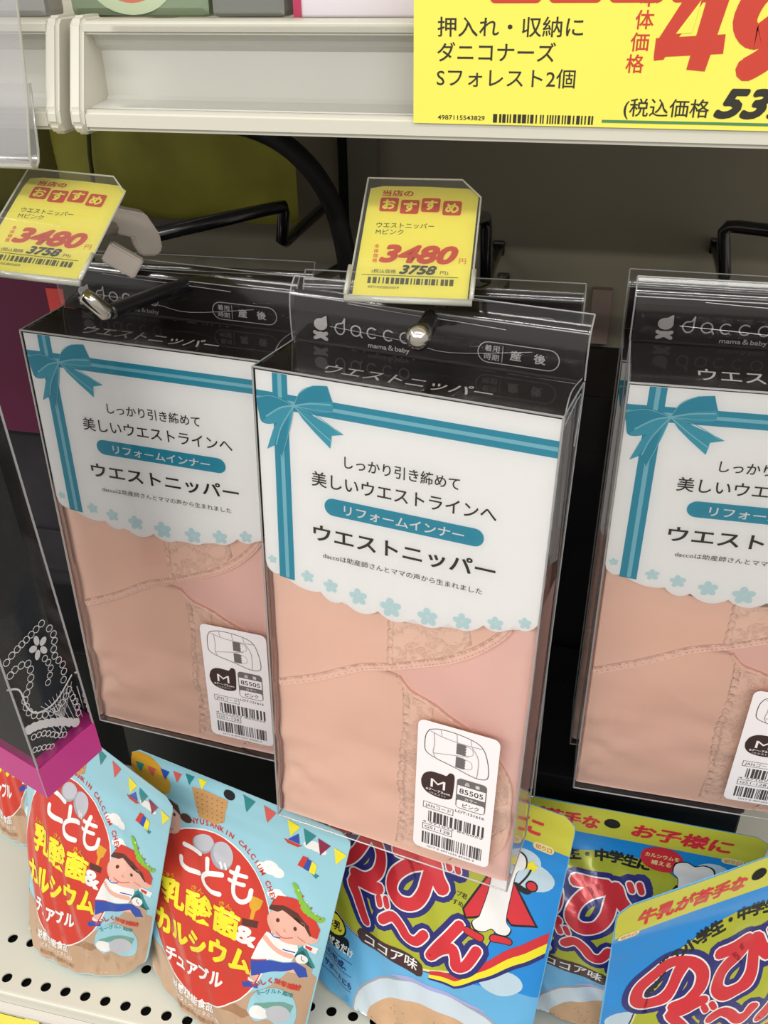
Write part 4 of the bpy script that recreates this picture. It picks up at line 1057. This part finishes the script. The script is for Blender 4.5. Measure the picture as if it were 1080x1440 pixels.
# ---------------- cocoa powder pouch
PB = foil('strong_blue_foil', '#1a8fe0'); PB2 = foil('light_blue_foil', '#69b6e6'); OLIVE = foil('olive_green_foil', '#b3b92f'); BAND = foil('yellow_green_foil', '#d2d040')
RED2 = foil('kana_red_foil', '#d8303a'); NAVY2 = foil('deep_navy_foil', '#2a2a78'); COCOA = foil('cocoa_brown_foil', '#472a2a'); CUP = foil('cup_white_foil', '#cfdde8'); FOAM = mat('foam_print', '#c8a27e', .4, 0, .5, .2, .25, .02, 60)
CREAM = foil('cream_foil', '#ece79a'); PERI = foil('periwinkle_foil', '#a9afe0'); PALEB = foil('pale_cloud_foil', '#c4dcea')
def cocoa_art(s):
    s.poly('blue_field', PB, .5, [(.6, 66), (189.4, 66), (189.4, 184), (.6, 184)])
    s.poly('blue_field', PB2, .45, [(.6, .6), (189.4, .6), (189.4, 66), (.6, 66)])
    s.poly('green_band', BAND, .8, [(.3, 182.5), (189.7, 182.5), (189.7, 209.8), (.3, 209.8)])
    for u, v, r in ((170, 158, 12), (157, 152, 9), (163, 168, 9), (18, 98, 13), (12, 88, 10), (30, 92, 8)): s.ell('cloud_print', PALEB, .7, u, v, r * 1.2, r * .85, 0, 20)
    s.ell('cloud_print', PALEB, .7, 163, 72, 15, 10)
    # green dome with navy keyline
    dome = [(19, 92), (22, 112), (28, 128), (40, 146), (56, 158), (78, 166), (100, 168.5), (122, 166), (140, 158), (150, 148), (155, 128), (153, 112), (147, 94), (136, 78), (122, 68), (107, 63), (80, 62), (54, 65), (34, 70), (22, 78)]
    def sm(p_, k=3): return [(q.x, q.y) for q in smooth_path([(x, y, 0) for x, y in p_ + [p_[0]]], k)][:-1]
    s.poly('dome_print', NAVY2, .9, sm([(u + (-2.2 if u < 95 else 1), v - 2.4 if v < 100 else v) for u, v in dome])); s.poly('dome_print', CREAM, 1.1, sm([(u - (1.2 if u < 95 else 0), v - (1.8 if v < 100 else 0)) for u, v in dome]))
    s.poly('dome_print', OLIVE, 1.4, sm(dome))
    s.stroke('dome_print', TANB, 1.3, [(18.4, 94), (21, 78), (34, 69.4), (54, 64)], 1.2)
    # rainbow stripes
    def st(o1, o2, c, L): s.poly('stripe_print', c, L, [(112, 63 - o1 * .3), (132, 70 - o1 * .6), (152, 88 - o1 * .8), (168, 104 - o1), (188, 121 - o1), (188, 121 - o2), (168, 104 - o2), (152, 88 - o2 * .8), (132, 70 - o2 * .6), (112, 63 - o2 * .3)])
    st(0, 9, RED2, 1.8); st(9, 17, YLW, 1.8); st(17, 21, NAVY2, 1.8)
    # cup
    s.ell('cup_print', MGREY, 1.0, 118, 4, 67, 47.5, 0, 40); s.ell('cup_print', CUP, 1.2, 118, 3.5, 65.5, 46, 0, 40); s.poly('cup_print', PERI, 1.4, sm([(80, 46), (95, 50.5), (118, 52), (142, 50), (158, 44), (142, 47.5), (118, 49), (95, 47.4)]))
    s.ell('cocoa_print', FOAM, 1.7, 118, -1, 54, 36, 0, 36)
    rnd = random.Random(2)
    for k in range(60):
        a = rnd.uniform(0, 6.28); r = rnd.uniform(.2, .95); s.ell('foam_bubble', TANB, 2, 118 + 52 * r * math.cos(a), 1 + 30 * abs(r * math.sin(a)), rnd.uniform(.4, 1.0), rnd.uniform(.3, .7), 0, 6)
    # brand kana: navy halo, white keyline, red body
    no = [(75, 134), (68, 121), (58, 111.5), (47, 109), (40, 114), (41, 124), (51, 133.5), (66, 138.5), (81, 136), (90, 126), (89, 113), (80, 105.5), (68, 104.5)]
    no = [(20 + (u - 40) * .86, v + 5) for u, v in no]
    bi = [(76, 141), (92, 142), (97, 141), (86, 134), (77, 124), (75, 113), (82, 106.5), (93, 108), (99, 118), (101, 130), (103, 141), (107, 133), (112, 127)]
    gu = [(65, 107), (43.5, 104), (49, 93), (58, 80)]
    ti = [(72, 88.5), (79, 93), (86, 89), (92, 82.5), (99, 82), (104, 88.5)]
    nn = [(128.5, 106), (119, 90), (111, 75), (118, 84), (126, 89), (130, 83), (131.5, 77), (138, 80), (143.5, 93)]
    dots = [[(112, 146), (114, 141.5)], [(118.5, 147), (120.5, 142)], [(66, 101.5), (68, 97.5)], [(71.5, 102.5), (73.5, 98.5)]]
    for pts_, w_ in ((no, 8.6), (bi, 9.4), (gu, 8.0), (ti, 7.4), (nn, 7.6)):
        s.stroke('navy_halo', NAVY2, 2.0, pts_, w_ + 10); s.stroke('white_keyline', WHT, 2.6, pts_, w_ + 2.2); s.stroke('red_kana', RED2, 3.1, pts_, w_)
    for pts_ in dots:
        s.stroke('navy_halo', NAVY2, 2.0, pts_, 16, False); s.stroke('white_keyline', WHT, 2.6, pts_, 6.4, False); s.stroke('red_kana', RED2, 3.1, pts_, 4.4, False)
    # curved headline
    s.arc_text('black_lettering', BLK, 2.4, '成長期の小学生・中学生に', [(28, 122), (38, 138), (54, 150), (74, 158), (98, 161.5), (124, 158.5)], 10.4, .05)
    # band writing
    s.text('red_lettering', RED2, 2, '牛乳が苦手な', 15, 189.5, 72, 13.5, .045, .15)
    s.text('red_lettering', RED2, 2, 'お子様に', 108, 189.5, 62, 14.0, .045, .15)
    for u in (9, 172): s.rect('notch_mark', GOLD_Y, 2, u - 6, 178.5, u + 8, 184.8, 3); s.text('orange_lettering', YEL_OR, 2.4, '切り口', u - 4.2, 180, 10.6, 4.0, .02)
    # flavour name plate
    s.poly('name_plate', COCOA, 2.4, sm([(51, 67), (56, 72), (78, 70.5), (102, 67.5), (107, 61), (103, 54.5), (78, 58), (56, 60)]))
    s.text('white_lettering', WHT, 3, 'ココア味', 58, 61.5, 44, 10.0, .018, 0, -3.5)
    # milk note
    s.rect('black_plate', BLK, 2.0, 14, 42.5, 44, 54, 3); s.ell('yellow_disc', BLK, 2.2, 28, 60.5, 12.4, 9.4, -15); s.ell('yellow_disc', YLW, 2.5, 28, 60.5, 10.8, 7.8, -15)
    s.text('black_lettering', BLK, 3, '牛乳', 20.5, 56.8, 15, 7.6, .03); s.text('white_lettering', WHT, 3, 'に混ぜるだけ', 12, 44.8, 36, 7.6, .04, 0, -5)
    s.text('dark_lettering', NAVY2, 2, '骨の形成、', 15, 31.5, 28, 6.4, .03, 0, -4); s.text('dark_lettering', NAVY2, 2, 'サポートにも', 19, 19.5, 30, 6.2, .03, 0, -8)
    for v in (38.5, 28, 15): s.stroke('dark_lettering', NAVY2, 2, [(13, v + 1), (48, v - 2)], .5, False)
    s.text('black_lettering', BLK, 2, '骨ペップ君', 110, 126, 20, 4.2, .02); s.text('black_lettering', BLK, 2, 'おすすめ！', 112, 119.5, 18, 4.2, .02)
    s.ell('red_disc', RED2, 2.6, 130, 171, 14, 11.5, -6); s.text('yellow_lettering', GOLD_Y, 3, 'カルシウムを', 119, 171.5, 22, 4.2, .02); s.text('yellow_lettering', GOLD_Y, 3, '補える', 123.5, 165.5, 13, 4.2, .02)
    # plain bone with cape and slippers
    bone = [(141, 118), (137, 113), (140, 108.6), (146, 109), (150.5, 112), (155, 109.6), (161, 111), (163, 117), (159, 122), (158.5, 140), (159, 156), (164, 162), (163, 169.5), (157, 172), (151.5, 169.5), (146, 172), (139.6, 169), (139, 161.5), (143, 156), (143.5, 138)]
    s.poly('cape_print', BLK, 2.5, [(142, 152), (128.0, 119), (131, 112.4), (143, 118), (146, 150)]); s.poly('cape_print', RED2, 2.7, [(142, 148), (129.6, 119), (132, 114.4), (143, 120), (145, 146)])
    s.poly('cape_print', BLK, 2.5, [(157, 152), (168, 139), (180.2, 122.6), (163, 119.6), (157, 124)]); s.poly('cape_print', RED2, 2.7, [(158, 150), (167, 138), (177.8, 123.8), (163, 121.2), (158, 126)])
    s.poly('bone_print', BLK, 3.0, sm([((u - 151) * 1.07 + 151, (v - 140) * 1.03 + 140) for u, v in bone], 4)); s.poly('bone_print', WHT, 3.3, sm(bone, 4))
    for c_, w_, L in ((BLK, 6.4, 2.6), (RED2, 5.0, 2.9)):
        s.stroke('slipper_print', c_, L, [(134.5, 105), (144, 103.5)], w_, False); s.stroke('slipper_print', c_, L, [(153, 105.5), (163, 106.5)], w_, False)
    s.stroke('arm_print', BLK, 2.6, [(160, 148), (168, 146), (170, 150)], 4.2); s.ell('arm_print', BLK, 2.8, 170.5, 151, 4.2, 4.0); s.ell('arm_print', RED2, 3.1, 170.5, 151, 3.2, 3.0)
    s.stroke('wand_print', BLK, 2.8, [(161, 147), (166, 156), (168, 163)], 1.3)
    s.poly('wand_print', YLW, 3.0, [(168 + (3.6 if k % 2 else 6.6) * math.cos(math.radians(90 + 36 * k)) * .8, 165.5 + (3.0 if k % 2 else 6.2) * math.sin(math.radians(90 + 36 * k)) * .8) for k in range(10)])
    s.ell('hang_hole', BLACKHOLE, 2.4, 95, 197, 5.2, 4.6, 0, 20)

PK = {
 'D2': ((-.2848, .404, .187), (-.113, .366, .185), (-.146, .322, 0), (-.273, .358, 0), 170, 202, 1, {}),
 'D1': ((-.3895, .438, .190), (-.2330, .3630, .189), (-.2780, .350, 0), (-.380, .362, 0), 170, 202, 2, dict(bulge=.019)),
 'D0': ((-.500, .520, .188), (-.402, .498, .188), (-.405, .447, 0), (-.475, .462, 0), 170, 202, 6, {}),
 'E1': ((-.166, .446, .195), (.0238, .402, .193), (.008, .345, 0), (-.158, .385, 0), 190, 210, 3, {}),
 'E2': ((-.052, .450, .156), (.1510, .446, .156), (.125, .405, 0), (-.03, .407, 0), 190, 210, 4, dict(bulge=.030, bot=.024)),
 'E3': ((.048, .335, .205), (.2120, .441, .205), (.205, .415, 0), (.052, .335, 0), 190, 210, 5, {}),
}
def make_pouch(key, name, label, cat, group, base, art):
    TL, TR, BR, BL, W_, H_, sd, kw = PK[key]
    S0 = pouch_map(TL, TR, BR, BL, W_, H_, seed=sd, **kw)
    o0 = Vector(((BL[0] + BR[0]) / 2, (BL[1] + BR[1]) / 2, 0))
    t = empty(name, label, cat, Matrix.Translation(o0), group)
    pouch_body(t, o0, S0, W_, H_, base, None)
    SL, cell = lattice(S0, W_, H_)
    S = lambda u, v, off: tuple(SL(min(W_ - .2, max(.2, u)), min(H_ - .1, max(.2, v)), off + .00008) - o0)
    s = Sheet(S, cell, .00013); art(s); s.build(t)
    # zip ridge below the seal
    return t
make_pouch('D2', 'snack_pouch', 'light blue and red tablet pouch, right-hand of the two, below the middle box', 'pouch', "kids' tablet pouches", SKY, kids_art)
make_pouch('D1', 'snack_pouch', 'light blue and red tablet pouch, left-hand of the two, under the magenta-based box', 'pouch', "kids' tablet pouches", SKY, kids_art)
make_pouch('D0', 'snack_pouch', 'light blue and red tablet pouch tucked at the far left behind the others', 'pouch', "kids' tablet pouches", SKY, kids_art)
make_pouch('E1', 'cocoa_pouch', 'blue and green cocoa powder pouch directly below the middle pink box', 'pouch', 'cocoa powder pouches', PB2, cocoa_art)
make_pouch('E2', 'cocoa_pouch', 'blue and green cocoa powder pouch leaning back under the right pink box', 'pouch', 'cocoa powder pouches', PB2, cocoa_art)
make_pouch('E3', 'cocoa_pouch', 'blue and green cocoa powder pouch turned sideways in the bottom right corner', 'pouch', 'cocoa powder pouches', PB2, cocoa_art)

# ================================================================== LACE BOX (far left)
def lace_box():
    cm = lambda x, y, z: Vector((M3[0][0] * x + M3[0][1] * y + M3[0][2] * z, M3[1][0] * x + M3[1][1] * y + M3[1][2] * z, M3[2][0] * x + M3[2][1] * y + M3[2][2] * z))
    C0 = CAM_POS + cm(-.1844, .1564, .5); u = cm(.0214, -.0194, .025); l = cm(-.060, -.0186, .0354); up = cm(-.05, -.85, -.52).normalized() * .30
    t = empty('lace_box', 'clear box of black and white lace with a magenta base, at the left edge', 'box', Matrix.Translation(C0))
    Z = Vector((0, 0, 0))
    def P(a, b, h): return u * a + l * b + up * h
    c = [P(a, b, h) for h in (0, 1) for a, b in ((0, 0), (1, 0), (1, 1), (0, 1))]
    mobj('clear_shell', c, [(0, 1, 5, 4), (1, 2, 6, 5), (2, 3, 7, 6), (3, 0, 4, 7)], CLEAR, t)
    V = []; F = []
    for a, b in ((0, 4), (1, 5), (2, 6), (3, 7)): tube_geo([c[a], c[b]], .0006, 6, V, F)
    mobj('fold_edges', V, F, EDGE, t)
    h = .072; n_ = u.cross(up).normalized()
    if n_.y > 0: n_ = -n_
    e = .0004
    b0 = [P(a, b, 0) for a, b in ((-.01, -.01), (1.01, -.01), (1.01, 1.01), (-.01, 1.01))]; b1 = [P(a, b, h) for a, b in ((-.01, -.01), (1.01, -.01), (1.01, 1.01), (-.01, 1.01))]
    mobj('magenta_base', b0 + b1, [(0, 1, 5, 4), (1, 2, 6, 5), (2, 3, 7, 6), (3, 0, 4, 7), (0, 3, 2, 1), (4, 5, 6, 7)], MAG, t, False, 'magenta card base')
    # black inner wrap with white lace
    k0, k1 = .10, .90
    c2 = [P(a, b, hh) for hh in (h, .98) for a, b in ((k0, k0), (k1, k0), (k1, k1), (k0, k1))]
    mobj('black_wrap', c2, [(0, 1, 5, 4), (1, 2, 6, 5), (2, 3, 7, 6), (3, 0, 4, 7), (4, 5, 6, 7)], mat('black_tulle', '#2a2b2c', .75, 0, .3, 0, .3, .2, 200), t)
    Wu = u.length * 1000; Hu = up.length * 1000
    LW = mat('white_lace_thread', '#f0eeee', .7)
    S = lambda x, y, off: tuple(u * (x / Wu) + l * (k0 - .03) + up * ((y - 22) * 1.3 + 23) / Hu + n_ * off)
    s = Sheet(S, None, .0001)
    def chain(pts_, r, gap, w_=.4):
        P_ = smooth_path([(a, b, 0) for a, b in pts_], 10); d = 0; last = P_[0]
        for q0, q1 in zip(P_[:-1], P_[1:]):
            d += (q1 - q0).length
            if d >= gap:
                d = 0; s.stroke('lace_loops', LW, 1, [(q1.x + r * math.cos(a), q1.y + r * .8 * math.sin(a)) for a in [2 * math.pi * k / 8 for k in range(9)]], w_, False)
    chain([(2, 72), (10, 75), (20, 77), (30, 79)], 1.9, 3.1); chain([(2, 66), (9, 68), (16, 66), (14, 58), (8, 52), (9, 44), (18, 38), (27, 38), (34, 42)], 2.0, 3.2)
    chain([(31, 78), (34, 70), (31, 62), (34, 54), (31, 46)], 1.9, 3.0); chain([(24, 66), (27, 58), (23, 52)], 1.7, 3.0)
    s.stroke('lace_loops', LW, 1, [(1, 62), (7, 58), (8, 48), (13, 42), (24, 41), (37, 47)], .9)
    for k in range(5):
        a = math.radians(72 * k + 20); s.ell('lace_flower', LW, 2, 24 + 3.4 * math.cos(a), 70 + 3.4 * math.sin(a), 2.4, 1.6, math.degrees(a), 10)
    for k in range(9):
        f = k / 8; s.ell('lace_beads', LW, 2, 5 + 26 * f, 38 - 14 * f ** 1.5, 3.0, 2.3, -30, 10)
    for k in range(9): s.stroke('lace_net', LW, 1, [(14 + k * 3, 40), (20 + k * 2.3, 24)], .28, False); s.stroke('lace_net', LW, 1, [(36 - k * 2.6, 44), (20 - k * .8 + k * 1.6, 24 + k * .6)], .28, False)
    chain([(3, 34), (12, 31), (19, 25), (24, 22)], 1.6, 2.4, .5); chain([(2, 28), (9, 25), (14, 22)], 1.5, 2.4, .5)
    chain([(33, 40), (35, 32), (34, 25)], 1.8, 2.8)
    s.build(t)
lace_box()

# ================================================================== THINGS DEEPER IN THE COMPARTMENT
BLKBOX = mat('dark_filler', '#17161a', .45, 0, .4, .1, .1)  # for cartons added to darken the depth of the compartment
for i, (x0, x1, zt, lab) in enumerate(((-.62, -.47, .42, 'tall black carton added to darken the depth at the far left against the back panel'), (-.465, -.345, .40, 'black carton added to darken the depth behind the lace box'), (-.34, -.235, .36, 'black carton added to darken the depth behind the left pink box'),
      (-.175, -.045, .40, 'black carton added to darken the depth behind the middle row of boxes'), (-.040, .088, .376, 'black carton added to darken the gap between the middle and right boxes'), (.093, .25, .40, 'black carton added to darken the depth behind the right row of boxes'))):
    t = empty('dark_filler', lab, 'carton', Matrix.Translation(((x0 + x1) / 2, .69, .0005)))
    hw = (x1 - x0) / 2
    box('carton_body', (-hw, hw, -.052, .052, 0, zt), BLKBOX, t, .0015)
    box('lid_flap', (-hw + .001, hw - .001, -.0536, -.0525, zt - .045, zt - .001), BLKBOX, t, .0004)
for i, (x0, x1, lab) in enumerate(((-.345, -.19, 'low black tray box added to darken the shelf under the left pink boxes'), (-.185, -.03, 'low black tray box added to darken the shelf under the middle pink boxes'), (-.025, .14, 'low black tray box added to darken the shelf under the right pink boxes'))):  # trays put in so the shelf floor further back turns dark
    t = empty('dark_filler_tray', lab, 'box', Matrix.Translation(((x0 + x1) / 2, .55, .0005)))
    hw = (x1 - x0) / 2
    box('tray_body', (-hw, hw, -.065, .080, 0, .135), BLKBOX, t, .0015); box('tray_rim', (-hw - .001, hw + .001, -.0665, .0815, .1352, .142), BLKBOX, t, .0012)
t = empty('dark_filler_tray', 'low black tray box added to darken the shelf behind the kids pouches at the far left', 'box', Matrix.Translation((-.475, .58, .0005)))  # added to blacken the bright shelf floor at the far left
box('tray_body', (-.122, .122, -.040, .050, 0, .135), BLKBOX, t, .0015); box('tray_rim', (-.123, .123, -.0415, .0515, .1352, .142), BLKBOX, t, .0012)

# yellow-green bags hanging at upper left, with a black strap
def bag(loc, w_, h_, m, label, rot):
    t = empty('soft_bag', label, 'bag', Matrix.Translation(loc) @ Matrix.Rotation(rot, 4, 'Z'))
    V = []; F = []; nu, nv = 18, 18
    for side in (1, -1):
        b = len(V)
        for j in range(nv + 1):
            for i in range(nu + 1):
                a = i / nu; c_ = j / nv; e = (max(0, 1 - (2 * a - 1) ** 2) * max(0, 1 - (2 * c_ - 1) ** 2)) ** .5
                n = noise.noise(Vector((a * 4 + loc[0] * 9, c_ * 4, side)))
                V.append(((a - .5) * w_, -side * (e * .022 + n * .008 * e), c_ * h_ + .006 * n))
        for j in range(nv):
            for i in range(nu):
                q = b + j * (nu + 1) + i; F.append((q, q + 1, q + nu + 2, q + nu + 1))
    mobj('bag_body', V, F, m, t, True)
    tube('seam', [(-w_ * .28, -.026, h_ * .03), (-w_ * .27, -.026, h_ * .5), (-w_ * .25, -.020, h_ * .97)], .0018, mat('bag_seam', '#4b4a20', .6), t, 6)
    return t
BAGY = mat('yellow_green_fabric', '#b4b04a', .6, 0, .3, 0, .45, .4, 22)
BAGO = mat('olive_fabric', '#7d7a3a', .6, 0, .3, 0, .45, .4, 22)
bag((-.335, .690, .478), .20, .106, BAGY, 'yellow-green soft bag behind the left price tag', .05)
bag((-.50, .690, .478), .15, .105, BAGO, 'olive soft bag at the top left behind the clear holder', -.05)
s_ = tube('bag_strap', smooth_path([(-.300, .640, .566), (-.245, .650, .553), (-.212, .650, .532), (-.192, .650, .500), (-.183, .650, .455), (-.180, .650, .42)], 6), .0075, mat('black_webbing', '#1d1c1c', .5, 0, .4), None, 8)
tag(s_, 'thick black curved strap hanging beside the yellow-green bag', 'strap')

# magenta pack far left
t = empty('gift_pack', 'dark magenta pack hanging behind the left price tag', 'package', Matrix.Translation((-.42, .545, .36)))
box('pack_body', (-.09, .081, -.018, .018, 0, .125), mat('deep_magenta', '#4d0f2f', .5, 0, .3), t, .002)
box('red_label', (.062, .0815, -.0190, -.0181, .086, .112), mat('red_label', '#b8322c', .5), t)
t2 = empty('cloth_pack', 'dark grey folded cloth pack between the lace box and the left pink box', 'package', Matrix.Translation((-.395, .57, .20)))
box('cloth_body', (-.07, .055, -.02, .02, 0, .15), mat('charcoal_cloth', '#2b2a2e', .8, 0, .2, 0, .4, .4, 40), t2, .006)
box('cloth_fold', (-.068, .050, -.0240, -.0205, .02, .06), mat('charcoal_cloth', '#2b2a2e'), t2, .0012)
# cardboard divider tag
t = box('cardboard_tab', (-.0045, .0115, .741, .7495, .3785, .4243), mat('beige_board', '#a08b80', .7), None, .0006)
tag(t, 'small beige cardboard strip standing up between the middle and right boxes', 'cardboard')
